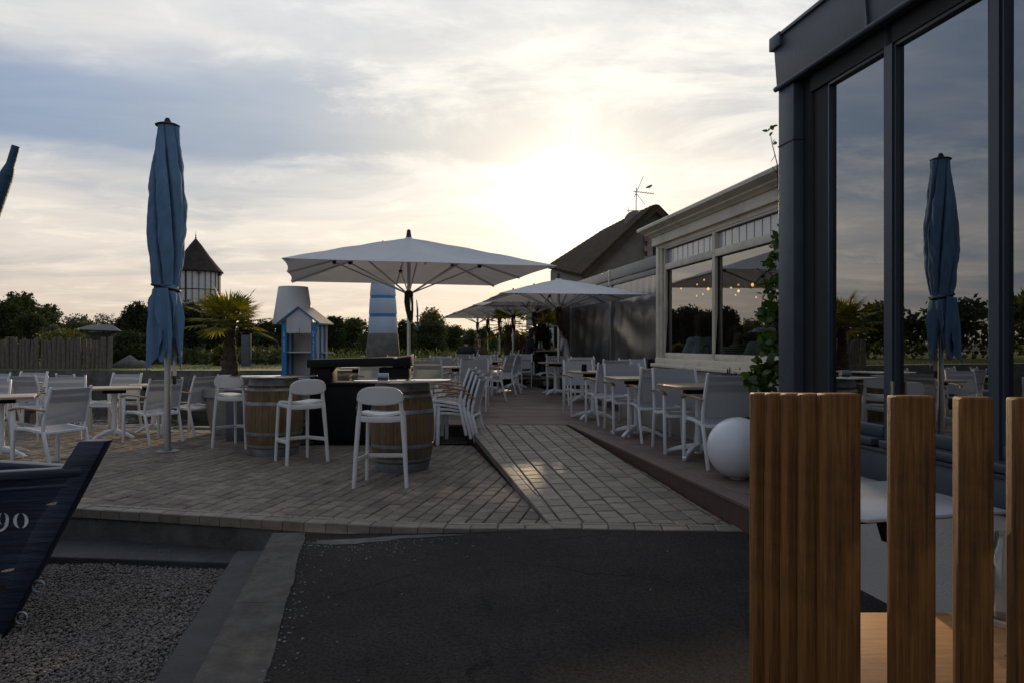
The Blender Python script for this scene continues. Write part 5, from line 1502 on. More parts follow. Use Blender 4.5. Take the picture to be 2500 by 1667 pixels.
# ---- parasols
def make_parasol(name, label, group, half, zrim, zap, zfin, rib_in, rot, ribs=8, droop=.06, pole_r=.032):
    t = thing(name, label, 'parasol', (0, 0, 0), 0, group)
    MB().lathe([(.16, 0), (.16, .012), (.06, .02), (.055, .10), (pole_r + .006, .12)], 20).build('base_plate', 'galvanised', t)
    MB().lathe([(pole_r, .1), (pole_r, zap - .02)], 18).build('pole', 'aluminium', t)
    MB().lathe([(pole_r + .014, .62), (pole_r + .016, .64), (pole_r + .016, .70), (pole_r + .014, .72)], 14).build('clamp', 'black_metal', t)
    def cano(u, v):
        # square canopy: u round the rim, v from the crown outwards; seams on the ribs, cloth sagging between
        k = u * 8; i = int(k) % 8; f = k - int(k)
        c8 = [(1, 1), (0, 1), (-1, 1), (-1, 0), (-1, -1), (0, -1), (1, -1), (1, 0)]
        a, b_ = c8[i], c8[(i + 1) % 8]
        bow = 1 - .022 * 4 * f * (1 - f) * v
        x, y = (a[0] * (1 - f) + b_[0] * f) * half * v * bow, (a[1] * (1 - f) + b_[1] * f) * half * v * bow
        z = zap + (zrim - zap) * (v ** 1.06) - .035 * half * 4 * f * (1 - f) * math.sin(math.pi * min(1, v * 1.02)) * .9
        z += .006 * half * math.sin(u * 90 + v * 23) * v * (1 - v) * 2
        return (x, y, z)
    MB().sheet(cano, 64, 14, thick=-.006).build('canopy', 'canopy_white', t)
    zb_ = zrim - .30 * half / 1.5 * .8
    c8 = [(1, 1), (0, 1), (-1, 1), (-1, 0), (-1, -1), (0, -1), (1, -1), (1, 0)]
    for a in c8:
        tip = Vector((a[0] * half * .985, a[1] * half * .985, zrim - .018)); top = Vector((a[0] * .05, a[1] * .05, zap - .06))
        rb = MB().bar(top, tip, .024, .034).build('rib', 'aluminium', t)
        mid = top.lerp(tip, .46 if a[0] and a[1] else .62); lo = Vector((a[0] * .05, a[1] * .05, zb_))
        MB().bar(lo, mid - Vector((0, 0, .03)), .018, .024).build('strut', 'aluminium', rb)
        MB().box(mid - Vector((0, 0, .035)), (.06, .06, .05), math.atan2(a[1], a[0])).build('joint', 'black_metal', rb)
    MB().lathe([(pole_r + .003, zb_ - .08), (.075, zb_ - .05), (.08, zb_ + .02), (pole_r + .003, zb_ + .05)], 16).build('runner', 'dark_fabric', t)
    MB().lathe([(.075, zap - .10), (.08, zap - .02), (.06, zap + .005), (.04, zap + .02)], 16).build('hub', 'aluminium', t)
    MB().lathe([(.055, zap + .005), (.045, zap + .04), (.032, zfin - .015), (.02, zfin), (.003, zfin + .004)], 14).build('finial', 'dark_fabric', t)
    mb = MB()
    mb.strip([(-.035, -.055, zb_ - .0), (-.045, -.06, zb_ - .16), (-.02, -.055, zb_ - .30), (.015, -.055, zb_ - .42), (0.03, -.05, zb_ - .52)], [.09, .085, .09, .10, .02], .02, up=(0, 1, 0))
    mb.strip([(.035, -.04, zb_ - .0), (.050, -.05, zb_ - .2), (.055, -.05, zb_ - .38), (.06, -.05, zb_ - .50)], [.04, .03, .035, .012], .012, up=(0, 1, 0))
    mb.build('cover_sleeve', 'dark_fabric', t)
    MB().tube([(.075, .02, zb_), (.08, .02, zb_ - .3), (.06, .03, zb_ - .62)], .006, 5).build('crank_cord', 'black_metal', t)
    t.rotation_euler = (0, 0, rot)
    return t

Yb = 13.0
big_ = make_parasol('parasol', 'biggest open white parasol with long struts over the middle tables', 'open white parasols', 2.06, 2.42, 3.06, 3.21, 0, R(15))
big_.location = ((998 - CX) / F * Yb, Yb, .2 - .03)
mb = MB(); zb_ = 2.42 - .30 * 2.06 / 1.5 * .8
mb.strip([(.13, -.06, zb_ - .12), (.145, -.06, zb_ - .3), (.15, -.06, zb_ - .66)], [.012, .03, .025], .006, up=(0, 1, 0)); mb.build('teal_strap', 'strap_teal', big_)
sm = make_parasol('parasol', 'nearest small white parasol beside the conservatory tables', 'open white parasols', 1.60, 2.26, 2.72, 2.87, 0, R(9))
PS = [(1364, 17.75, 'nearest small white parasol beside the conservatory tables'), (1304, 22.2, 'second small white parasol, pole beside the resting dog'), (1253, 24.9, 'third small white parasol of the far row'), (1219.5, 28.2, 'fourth small white parasol of the far row'), (1191, 31.3, 'fifth small white parasol of the far row'), (1166, 34.6, 'farthest small white parasol at the end of the row')]
for i, (px, Y, lab) in enumerate(PS):
    c = sm if i == 0 else dup(sm, (0, 0, 0), 0, lab, 'open white parasols')
    c.location = ((px - CX) / F * Y, Y, .2); c.rotation_euler = (0, 0, R(9)); sc_ = (1.04, .92, .95, .97, 1, 1)[i]; c.scale = (sc_, sc_, (1, 1.035, 1.055, 1.06, 1.06, 1.06)[i])

# ---- closed blue parasol
Yu = 9.42; xu = gnd(405, 1103).x
t = thing('closed_parasol', 'tall closed parasol of twisted blue cloth on the left terrace', 'parasol', (xu, Yu, 0))
MB().lathe([(.145, 0), (.145, .012), (.05, .022), (.047, .05), (.046, .06)], 22).build('base_plate', 'galvanised', t)
MB().lathe([(.040, .05), (.040, 2.0)], 18).build('pole', 'aluminium', t)
MB().box((.075, .03, 1.14), (.035, .035, .5)).build('rib', 'aluminium', t)
MB().lathe([(.022, .86), (.026, .88), (.024, .97)], 8, c=(.075, .03, 0)).build('rib_tip', 'dark_fabric', t)
yz = lambda y: CZ + (HY - y) * Yu / F
mb = MB(); mb.lathe([(.145, yz(309)), (.15, yz(307)), (.12, yz(304)), (.05, yz(303))], 24); mb.lathe([(.045, yz(304)), (.043, yz(298)), (.028, yz(291)), (.02, yz(289))], 14); mb.build('cap', 'dark_fabric', t)
prf = [(306, .125), (340, .138), (385, .158), (440, .185), (500, .212), (540, .218), (600, .208), (660, .180), (697, .150)]
zs = [yz(a) for a, _ in prf]; rs = [b_ for _, b_ in prf]
def shaft(u, v):
    z = yz(306) + (yz(699) - yz(306)) * v; r = float(np.interp(-z, [-q for q in zs], rs))
    a = 2 * math.pi * u; tw = a + 1.7 * v + .25 * math.sin(4 * v)
    ph = (u * 6 - (1.25 * v + .10 * math.sin(5 * v))) % 1.0            # six wound folds, each with a deep crease
    fold = -.34 * math.exp(-((ph - .5) / .075) ** 2) + .11 * math.sin(math.pi * ((ph + .5) % 1.0)) ** .7 + .035 * math.sin(13 * a + 6 * v) * math.sin(9 * v)
    fold *= min(1, .25 + 3.0 * v) * (1 - .35 * max(0, (v - .8) / .2))
    nv = Vector((math.cos(a) * 1.3 + 3 * v, math.sin(a) * 1.3, v * 5 + a * .6))
    rr = r * (.97 + fold + .10 * mnoise.noise(nv * 1.6) + .05 * mnoise.noise(nv * 4.0))
    return (rr * math.cos(a) - .03 * (v - .3), rr * math.sin(a), z)
cp = MB().sheet(shaft, 180, 70).build('canopy', 'canopy_blue', t)
def skirt(u, v):
    a = 2 * math.pi * u
    zend = 1.55 - .42 * abs(math.sin(2 * a + .9)) - .12 * math.sin(a * 3 + 1.0)
    z0 = yz(696); z = z0 + (zend - z0) * v
    r = .135 + .075 * math.sin(min(1, v * 2.0) * math.pi * .5) - .06 * v
    f = .30 * abs(math.sin(2.5 * a + 1.6 * v)) ** .7 - .12 + .09 * math.sin(7 * a - 4 * v) * v
    f += .30 * v * mnoise.noise(Vector((math.cos(a) * 1.6, math.sin(a) * 1.6, v * 2.2))) 
    return (r * (1 + f * min(1, v * 2.5)) * math.cos(a) - .02, r * (1 + f * min(1, v * 2.5)) * math.sin(a), z)
MB().sheet(skirt, 110, 26).build('skirt', 'canopy_blue', cp)
def flap(x0, x1, ztop, zl, zr_, y):     # loose corners hanging in zig-zag folds
    def f(u, v):
        x = x0 + (x1 - x0) * u; zb_ = zl + (zr_ - zl) * u
        x = x * (.62 + .38 * min(1, v * 2.2)); return (x + .03 * v * math.sin(u * 3), y - .02 - .035 * math.sin(u * 9) * v - .03 * v, ztop + (zb_ - ztop) * v)
    return f
for q in ((-.17, .03, yz(708), 1.02, 1.42, -.16), (-.06, .15, yz(706), 1.75, 1.15, -.17), (.04, .17, yz(715), 1.2, 1.75, -.12), (-.19, -.09, yz(710), 1.80, 1.62, -.08)):
    MB().sheet(flap(*q), 14, 10, thick=.004).build('flap', 'canopy_blue', cp)
mb = MB(); pts = []
for k in range(33):
    a = 2 * math.pi * k / 32; pts.append((.163 * math.cos(a) - .02, .163 * math.sin(a), yz(703) - .04 * math.cos(a)))
mb.tube(pts, .017, 6, cap=False); mb.build('tie_strap', 'black_metal', t)

# ---- barrels with round tops
def make_barrel(label, glass_z):
    t = thing('barrel_table', label, 'bar table', (0, 0, 0), 0, 'barrel bar tables')
    rad = lambda z: .282 + .068 * (1 - ((z - .475) / .475) ** 2)
    nst = 26
    mb = MB()
    for k in range(nst):          # separate staves
        a0, a1 = 2 * math.pi * (k + .02) / nst, 2 * math.pi * (k + .98) / nst; vs = []; zsn = 13
        for j in range(zsn):
            z = .95 * j / (zsn - 1)
            for a, dr in ((a0, -.003), ((a0 + a1) / 2, .002), (a1, -.003), (a1, -.03), (a0, -.03)):
                r = rad(z) + dr; vs.append((r * math.cos(a), r * math.sin(a), z))
        fs = [(j * 5 + i, j * 5 + (i + 1) % 5, (j + 1) * 5 + (i + 1) % 5, (j + 1) * 5 + i) for j in range(zsn - 1) for i in range(5)] + [(4, 3, 2, 1, 0), tuple((zsn - 1) * 5 + i for i in range(5))]
        mb.add(vs, fs)
    mb.build('cask', 'barrel_oak', t)
    MB().lathe([(.268, .905), (.268, .92), (.01, .922)], 28, cap=False).build('barrel_head', 'barrel_oak', t)
    for z0, z1 in ((.0, .085), (.105, .135), (.255, .295), (.625, .668), (.80, .835), (.868, .952)):
        MB().lathe([(rad(z0) + .001, z0), (rad(z0) + .0055, z0 + .001), (rad((z0 + z1) / 2) + .007, (z0 + z1) / 2), (rad(z1) + .0055, z1 - .001), (rad(z1) + .001, z1)], 40, cap=False).build('hoop', 'galvanised', t)
    MB().lathe([(.51, glass_z - .018), (.532, glass_z - .016), (.535, glass_z - .010), (.535, glass_z - .002), (.53, glass_z)], 64).build('tabletop', 'barrel_top', t)
    MB().lathe([(.10, .92), (.10, glass_z - .018)], 16).build('spacer', 'black_metal', t)
    return t
b1 = make_barrel('right oak barrel with hoops and pale round top with a small roll on it', .985); b1.location = (-1.215, 8.17, 0)
b2 = dup(b1, (-2.99, 9.27, 0), R(70), 'left oak barrel with hoops, pale round top and nothing on it', 'barrel bar tables')
t = thing('napkin_roll', 'small grey patterned roll lying on the right barrel table', 'roll', (-1.42, 8.13, .986), R(4))
mb = MB(); mb.tube([(-.058, 0, .036), (.058, 0, .036)], .034, 18); mb.build('roll', 'galvanised', t)
MB().box((0, 0, .003), (.13, .075, .006)).build('base', 'pot_dark', t)

# ---- bar stools
def make_stool(label):
    t = thing('bar_stool', label, 'bar stool', (0, 0, 0), 0, 'white bar stools')
    for s in (-1, 1):
        MB().tube([(s * .200, .205, 0), (s * .190, .185, .35), (s * .178, .165, .675)], [.017, .019, .021], 12).build('leg', 'white_plastic', t)
        MB().tube([(s * .252, -.225, 0), (s * .232, -.212, .35), (s * .208, -.195, .68)], [.019, .022, .025], 12).build('leg', 'white_plastic', t)
    for s in (-1, 1): MB().tube([(s * .208, -.195, .66), (s * .202, -.196, .72), (s * .196, -.206, .80), (s * .198, -.215, .88)], [.025, .022, .018, .016], 12).build('back_post', 'white_plastic', t)
    def bk(u, v):
        q = 2 * u - 1; top = .972 - .055 * abs(q) ** 5 - .012 * q * q; bot = .795 + .022 * q * q + .03 * abs(q) ** 8
        return (.214 * q, -.218 - .035 * (1 - q * q) - .012 * (v - .5), bot + (top - bot) * v)
    MB().sheet(bk, 22, 8, thick=-.024).build('backrest', 'white_plastic', t, bevel=.006, angle=60)
    def st(u, v):
        q = 2 * u - 1; y = -.205 + .41 * v; hw = .205 - .02 * v - .02 * abs(2 * v - 1) ** 6
        return (hw * q, y + .012 * q * q * (1 if v > .5 else -1) * -abs(2 * v - 1), .700 + .016 * q * q + .014 * (1 - v) * abs(q) - .012 * v ** 6)
    MB().sheet(st, 16, 16, thick=.028).build('seat', 'white_plastic', t, bevel=.007, angle=60)
    mb = MB(); mb.strip([(-.19, -.20, .66), (-.08, -.212, .652), (.08, -.212, .652), (.19, -.20, .66)], .03, .055); mb.strip([(-.18, .165, .668), (.18, .165, .668)], .026, .045)
    for s in (-1, 1): mb.strip([(s * .205, -.19, .665), (s * .180, .165, .668)], .026, .045)
    mb.build('apron', 'white_plastic', t, bevel=.006)
    for a, b_ in (((-.193, .19, .25), (.193, .19, .25)), ((-.193, .19, .25), (-.238, -.215, .262)), ((.193, .19, .25), (.238, -.215, .262))):
        MB().bar(a, b_, .024, .042).build('footrest', 'white_plastic', t, bevel=.007)
    return t
s0 = make_stool('white bar stool nearest the camera in front of the right barrel'); s0.location = (-1.265, 7.27, 0); s0.rotation_euler = (0, 0, R(1.5))
dup(s0, (-2.50, 8.66, 0), R(41), 'white bar stool between the two barrels, turned toward the left one', 'white bar stools')
dup(s0, (-3.66, 9.90, 0), R(-14), 'white bar stool standing left behind the left barrel', 'white bar stools')

# ---- beach hut bookcase with lettering
Yk = 10.95
k0 = thing('beach_hut_kiosk', 'narrow blue and white beach hut bookcase with open shelves', 'kiosk', ((731 - CX) / F * Yk, Yk, 0), R(-9))
W2, DP, ZE, ZA = .268, .42, 1.655, 1.925
for s in (-1, 1):
    mb = MB(); mb.box((s * (W2 - .035), -.01, ZE / 2), (.075, .03, ZE + .06)); o = mb.build('corner_post', 'kiosk_blue', k0, bevel=.002)
    for j in range(5):
        y = .022 + j * (DP - .03) / 5; mb = MB(); mb.box((s * (W2 - .01), y + .037, ZE / 2), (.02, .073, ZE)); mb.build('side_board', 'kiosk_white' if j % 2 == 0 else 'kiosk_blue', k0)
mb = MB(); mb.box((0, DP - .01, .85), (2 * W2 - .04, .018, 1.66)); mb.build('back_panel', 'kiosk_white', k0)
mb = MB(); g_ = [(-W2 + .075, 1.53), (W2 - .075, 1.53), (W2 - .075, 1.745), (0, ZA - .035), (-W2 + .075, 1.745)]
n_ = len(g_); mb.add([(x, -.022, z) for x, z in g_] + [(x, -.002, z) for x, z in g_], [tuple(range(n_)), tuple(range(2 * n_ - 1, n_ - 1, -1))] + [(i, n_ + i, n_ + (i + 1) % n_, (i + 1) % n_) for i in range(n_)]); mb.build('gable_board', 'kiosk_white', k0, smooth=False)
mb = MB(); mb.tube([(.01, -.0235, 1.53), (.012, -.0235, 1.60)], .0025, 4); mb.build('crack', 'recess_dark', k0)
for s in (-1, 1):
    mb = MB(); d = Vector((s * (W2 + .075), 0, ZE - ZA + .02)); a = Vector((0, 0, ZA))
    q = [a + Vector((0, -.045, 0)), a + d + Vector((0, -.045, 0)), a + d + Vector((0, DP + .05, 0)), a + Vector((0, DP + .05, 0))]
    if s < 0: q = q[::-1]
    mb.hexa([p - Vector((0, 0, .018)) for p in q] + q); mb.build('roof_panel', 'kiosk_white', k0, smooth=False)
    mb = MB(); mb.bar(a + Vector((0, -.05, -.014)), a + d * .98 + Vector((0, -.05, -.014)), .008, .022); mb.build('barge_board', 'kiosk_blue', k0)
for z in (.10, .50, .86, 1.25):
    mb = MB(); mb.box((0, DP / 2, z), (2 * W2 - .05, DP - .03, .016)); mb.build('shelf', 'kiosk_white', k0)
mb = MB(); mb.box((W2 + .07, .24, 1.24), (.14, .12, .014)); mb.build('side_shelf', 'kiosk_white', k0)
mb = MB(); mb.box((0, 0.0, .07), (2 * W2 - .15, .02, .14)); mb.build('skirting', 'kiosk_white', k0)


def letters(txt, size, mt, name, parent, loc, rot, ex=.002):
    cu = bpy.data.curves.new(name + '_curve', 'FONT'); cu.body = txt; cu.size = size; cu.extrude = ex; cu.align_x = 'CENTER'; cu.resolution_u = 3
    to = bpy.data.objects.new('tmp', cu); col.objects.link(to); dg = bpy.context.evaluated_depsgraph_get(); dg.update()
    me = bpy.data.meshes.new_from_object(to.evaluated_get(dg)); bpy.data.objects.remove(to); me.materials.clear(); me.materials.append(M[mt])
    o = bpy.data.objects.new(name, me); col.objects.link(o); o.parent = parent; o.location = loc; o.rotation_euler = rot
    return o
for s, txt, z0 in ((-1, 'LA CASE', 1.52), (1, "DE L'ECLUSE", 1.52)):
    z = z0
    for ch in txt:
        if ch == ' ': z -= .035; continue
        letters(ch, .052, 'white_paint', 'lettering', k0, (s * (W2 - .035), -.0265, z), (R(90), 0, 0), .0008); z -= .045 if ch != "'" else .022

# ---- giant lamp standing behind the kiosk
t = thing('floor_lamp', 'giant outdoor lamp with plain white tapered shade behind the kiosk', 'lamp', ((716 - CX) / F * 11.6, 11.6, 0))
zl = lambda y: CZ + (HY - y) * 11.6 / F
MB().lathe([(.315, zl(792)), (.313, zl(790)), (.227, zl(702)), (.222, zl(701)), (.22, zl(703)), (.30, zl(788))], 6 * 8, cap=False).build('lamp_shade', 'white_board', t)
MB().lathe([(.222, zl(702)), (.01, zl(702.4))], 40, cap=False).build('shade_top', 'white_board', t)
MB().lathe([(.2, 0), (.2, .03), (.03, .05), (.025, 1.7)], 18).build('lamp_stand', 'white_metal', t)

# ---- black outdoor cooking station
t = thing('cooking_station', 'black outdoor cooking station with raised lid and cabinet doors', 'barbecue', ((876 - CX) / F * 10.28 + .045, 10.28, 0), R(3))
hw = .665
MB().box((0, 0, .44), (2 * hw, .52, .76)).build('cabinet', 'black_cabinet', t, bevel=.006)
MB().box((0, -.005, .835), (2 * hw + .03, .56, .03)).build('worktop', 'black_metal', t, bevel=.004)
for s in (-1, 1):
    MB().box((s * .285, -.268, .44), (.555, .014, .66)).build('cabinet_door', 'black_cabinet', t, bevel=.003)
MB().box((-hw + .14, 0.0, .95), (.28, .48, .20)).build('end_panel', 'black_metal', t, bevel=.004); MB().box((hw - .20, 0.0, .95), (.40, .48, .20)).build('end_panel', 'black_metal', t, bevel=.004)  # station and right panel made wider to block a streak of low sun
mb = MB(); mb.hexa([(-hw - .03, -.3, 1.055), (hw + .02, -.3, 1.075), (hw + .02, .30, 1.075), (-hw - .03, .30, 1.055), (-hw - .03, -.3, 1.16), (hw - .22, -.3, 1.19), (hw - .22, .30, 1.19), (-hw - .03, .30, 1.16)]); mb.build('lid', 'black_metal', t, bevel=.012)
mb = MB(); mb.hexa([(hw - .215, -.302, 1.065), (hw + .03, -.302, 1.065), (hw + .03, .302, 1.065), (hw - .215, .302, 1.065), (hw - .215, -.302, 1.165), (hw + .03, -.302, 1.20), (hw + .03, .302, 1.235), (hw - .215, .302, 1.18)]); mb.build('lid_end', 'black_cabinet', t, bevel=.01)
for s in (-1, 1):
    MB().tube([(s * .018, -.28, .62), (s * .018, -.30, .615), (s * .018, -.30, .53)], .005, 6).build('door_handle', 'chrome', t)
mb = MB(); mb.tube([(-.02, -.305, .535), (-.034, -.305, .50), (-.02, -.305, .41), (0, -.305, .395), (.02, -.305, .41), (.034, -.305, .50), (.02, -.305, .535)], .0055, 6); mb.build('carabiner', 'chrome', t)
for s in (-1, 1):
    for yy in (-.2, .2): MB().lathe([(.02, 0), (.035, .01), (.035, .05), (.02, .06)], 10, c=(s * (hw - .08), yy, 0)).build('castor', 'black_metal', t)

# ---- white sphere lamp
sp = gnd(1805, 1164, .2)
t = thing('sphere_lamp', 'large smooth white sphere resting on the deck beside the slats', 'lamp', (1.985, 6.47, .2))
bm = bmesh.new(); bmesh.ops.create_uvsphere(bm, u_segments=56, v_segments=32, radius=.268)
me = bpy.data.meshes.new('globe'); bm.to_mesh(me); bm.free(); me.materials.append(M['sphere_white']); me.polygons.foreach_set('use_smooth', [True] * len(me.polygons))
o = bpy.data.objects.new('globe', me); col.objects.link(o); o.parent = t; o.location = (0, 0, .266)
MB().lathe([(.07, 0), (.072, .012), (.06, .018)], 20).build('base', 'white_plastic', t)

# ---- slatted screen in the right foreground
t = thing('slat_screen', 'oiled wooden screen of upright slats before the dark pavilion', 'fence')
def slat(px0, px1, top, Y, dp, lean=0.0, rz=0.0):
    a = at(px0, top, Y); b_ = at(px1, top, Y); w_ = b_.x - a.x
    mb = MB(); mb.box((0, dp / 2, a.z / 2), (w_, dp, a.z))
    o = mb.build('slat', 'slat_wood', t, bevel=.006, seg=3); o.location = ((a.x + b_.x) / 2, Y, 0); o.rotation_euler = (0, 0, R(rz))
    return o
Ys = 1.62
slat(2013, 2104, 960.5, Ys, .045, rz=1)
for k, (a, b_) in enumerate(((1962, 2052), (1919, 2008), (1879, 1965), (1842, 1925))):
    slat(a, b_, 960.5 - .6 * k, Ys + .045 * (k + 1) + .004 * k, .040, rz=2)
slat(2188, 2286, 966, Ys - .03, .045, rz=-2)
slat(2350, 2426, 969.5, Ys - .05, .045, rz=-7)
slat(2486, 2560, 971, Ys - .07, .045, rz=-4)
mb = MB(); a, b_ = at(1850, 0, 1.75), at(2560, 0, 1.62); mb.box(((a.x + b_.x) / 2, 1.72, .25), (b_.x - a.x, .03, .07)); mb.build('rail', 'slat_wood', t, bevel=.004)

# bench and grey table behind the slats
t = thing('plywood_bench', 'orange plywood bench seat behind the slats', 'bench', (0, 0, 0))
a = at(1905, 1491, 2.56); b_ = at(2600, 1491, 2.56)
MB().box(((a.x + b_.x) / 2, 2.27, .44), (b_.x - a.x, .56, .024)).build('seat', 'plywood', t, bevel=.004)
for xx in (a.x + .08, b_.x - .08): MB().box((xx, 2.27, .214), (.03, .46, .428)).build('leg', 'plywood', t, bevel=.003)
t = thing('grey_table', 'pale grey laminate table on a black leg beside the pavilion', 'table', (0, 0, 0))
zt_ = .755
c1_, c2_, c3_, c4_ = gnd(2112, 1268, zt_), gnd(2462, 1245, zt_), None, None
u_ = Vector((c2_.x - c1_.x, c2_.y - c1_.y)).normalized(); v_ = Vector((-u_.y, u_.x))
P_ = lambda a, b_: (c1_.x + u_.x * a + v_.x * b_, c1_.y + u_.y * a + v_.y * b_)
Wt, Dt = (c2_ - c1_).length, .62
pl = [P_(0.015, 0), P_(Wt, 0), P_(Wt, Dt), P_(0, Dt), P_(-.03, Dt - .03), P_(-.03, .045)]
mb = MB(); mb.prism(pl, zt_ - .012, zt_); mb.build('tabletop', 'grey_laminate', t, bevel=.002)
mb = MB(); mb.prism([P_(.0, .02), P_(Wt - .02, .02), P_(Wt - .02, Dt - .02), P_(0, Dt - .02)], zt_ - .02, zt_ - .0125); mb.build('underside', 'black_metal', t)
cx_, cy_ = at(2194, 0, 2.85).x, 2.85
mb = MB(); mb.box((cx_, cy_, .37), (.055, .055, .70)); mb.build('column', 'black_metal', t, bevel=.004)
mb = MB(); a = Vector((cx_ - .10, cy_ - .02, zt_ - .03)); mb.strip([a, a + Vector((.03, .0, -.02)), a + Vector((.055, .01, -.085)), Vector((cx_, cy_, zt_ - .12))], .03, [.03, .05, .06, .04]); mb.build('bracket', 'black_metal', t, bevel=.004)
mb = MB()
for k in range(4):
    a = R(45 + 90 * k); mb.strip([(cx_, cy_, .06), (cx_ + .3 * math.cos(a), cy_ + .3 * math.sin(a), .02)], .05, .035)
mb.build('foot', 'black_metal', t, bevel=.004)
g = at(2466, 1500, 2.42)
t = thing('glass_lantern', 'clear glass lantern with a wooden base on the plywood bench', 'lantern', (g.x, 2.44, .453))
MB().lathe([(.05, .02), (.052, .03), (.052, .23), (.035, .27), (.034, .30), (.032, .30), (.033, .27), (.049, .23), (.049, .03)], 22).build('glass_body', 'glass_clear', t)
MB().lathe([(.058, 0), (.06, .006), (.06, .018), (.055, .022)], 22).build('wooden_base', 'bare_wood', t)
t = thing('spoon', 'shiny spoon lying on the plywood bench', 'spoon', (at(2478, 1600, 2.15).x, 2.16, .453), R(30))
mb = MB(); mb.lathe([(.001, .002), (.012, .003), (.018, .008), (.02, .010)], 14, cap=False); mb.strip([(.018, 0, .009), (.08, 0, .012), (.13, 0, .006)], [.006, .005, .012], .002); mb.build('bowl', 'chrome', t)

# ---- blue fishing boat at left
t = thing('fishing_boat', 'dark navy wooden fishing boat bow with white number and raised stem', 'boat')
st_top = at(268, 1074, 4.32); st_bot = at(2, 1575, 4.24)
axb = Vector((-1, .10, 0)).normalized(); sdb = Vector((axb.y, -axb.x, 0)).normalized()
if sdb.y > 0: sdb = -sdb
gz = .575
def stem(z): return st_bot.lerp(st_top, (z - st_bot.z) / (st_top.z - st_bot.z))
def hull(sgn):
    def f(u, v):
        z = -.33 + (gz + .33 + .05 * (1 - u) ** 2) * v
        p0 = stem(z) + axb * .05; l = 3.6 * u
        hb = (.10 + .78 * (v ** .8)) * (1 - math.exp(-1.4 * u)) * 1.12 * (.45 + .55 * v)
        q = p0 + axb * l + sdb * sgn * hb; q.z = z + .02 * math.sin(v * 24) * 0
        return q
    return f
part_ = lambda f, v0, v1: (lambda u, v: f(u, v0 + (v1 - v0) * v))
hs = MB().sheet(part_(hull(1), .34, 1), 40, 20, thick=.03).build('hull_side', 'navy_paint', t)
MB().sheet(part_(hull(-1), .34, 1), 40, 20, thick=-.03).build('hull_side', 'navy_paint', t)
MB().sheet(part_(hull(1), 0, .34), 40, 8, thick=.03).build('hull_bottom', 'boat_black', t); MB().sheet(part_(hull(-1), 0, .34), 40, 8, thick=-.03).build('hull_bottom', 'boat_black', t)
for sgn in (1, -1):
    pts = [Vector(hull(sgn)(u, 1.0)) + Vector((0, 0, .012)) for u in np.linspace(0.0, 1, 26)]
    MB().strip(pts, .085, .055).build('gunwale', 'navy_paint', t, bevel=.012)
    pts = [Vector(hull(sgn)(u, .93)) + sdb * sgn * .02 for u in np.linspace(0.0, 1, 26)]
    MB().strip(pts, .03, .03).build('rubbing_strake', 'navy_paint', t, bevel=.01)
mb = MB()      # keel/stem post
lo, hi = stem(-.36), stem(.80)
def ring(p, wd, ln): return [p + axb * ln + sdb * wd, p + axb * 0 + sdb * wd * .55, p - sdb * wd * .55, p + axb * ln - sdb * wd]
rg = [ring(lo, .05, .12), ring(stem(.2), .055, .14), ring(stem(.62), .06, .16), ring(stem(.66), .062, .17), ring(stem(.815), .062, .15)]
vs = [p for r_ in rg for p in r_]; k_ = 4
mb.add(vs, [(3, 2, 1, 0), tuple(4 * 4 + i for i in range(4))] + [(i * 4 + j, i * 4 + (j + 1) % 4, (i + 1) * 4 + (j + 1) % 4, (i + 1) * 4 + j) for i in range(4) for j in range(4)])
mb.build('stem_post', 'navy_paint', t, bevel=.006)
a = stem(.72) + axb * .10; MB().tube([a + axb * .02, a + axb * .15 + Vector((0, 0, -.012))], [.016, .013], 10).build('belaying_pin', 'bare_wood', t)
mb = MB(); mb.sheet(lambda u, v: Vector(hull(1)(u, .80)).lerp(Vector(hull(-1)(u, .80)), v), 20, 6); mb.build('inner_deck', 'boat_blue', t)
for z in (-.02, -.20):
    c = stem(z) - axb * .015; mb = MB(); mb.tube([c + Vector((.035 * math.cos(a) + .02, 0, .035 * math.sin(a))) for a in np.linspace(0, 6.283, 17)], .005, 5, cap=False); mb.build('ring_bolt', 'galvanised', t)
mb = MB(); mt_ = at(39, 357, 4.75); mm = at(25, 404, 4.75); ml = at(-10, 500, 4.75); dd = (ml - mm).normalized()
mb.tube([mt_, mm.lerp(mt_, .12), mm, mm + dd * .07, ml + dd * .3, ml + dd * 2.0], [.024, .025, .027, .042, .045, .05], 14); mb.build('mast', 'mast_blue', t)
# number, stencilled: each crescent is projected on to the planking
bvh = BVHTree.FromPolygons([v.co[:] for v in hs.data.vertices], [tuple(p.vertices) for p in hs.data.polygons])
def project(pxy, name, mt, off=.004):
    vs = []; cam0 = Vector((0, 0, CZ))
    for px, py in pxy:
        dr = Vector(((px - CX) / F, 1, (HY - py) / F)).normalized(); loc, no, i_, d_ = bvh.ray_cast(cam0, dr)
        if loc is None: return
        vs.append(loc - dr * off)
    n = len(vs); bk_ = [v + Vector((0, .003, 0)) for v in vs]
    h_ = n // 2
    fs = [(i, i + 1, n - 2 - i, n - 1 - i) for i in range(h_ - 1)]
    MB().add(vs, fs).build(name, mt, t, smooth=False)
def crescent(cx, cy, rx, ry, w_, side, a0=-76, a1=76):
    A_ = [R(a0 + (a1 - a0) * i / 11) for i in range(12)]
    o_ = [(cx + side * rx * math.cos(a), cy + ry * math.sin(a)) for a in A_]
    i_ = [(cx + side * (rx - w_) * math.cos(a), cy + ry * .97 * math.sin(a)) for a in A_]
    return o_ + i_[::-1]
project(crescent(51.5, 1270, 18, 18.5, 9, 1), 'number', 'white_paint'); project(crescent(50, 1270, 18, 18.5, 9, -1), 'number', 'white_paint')
project(crescent(8, 1265, 14, 14, 8, 1), 'number', 'white_paint'); project(crescent(6, 1265, 14, 14, 8, -1), 'number', 'white_paint')
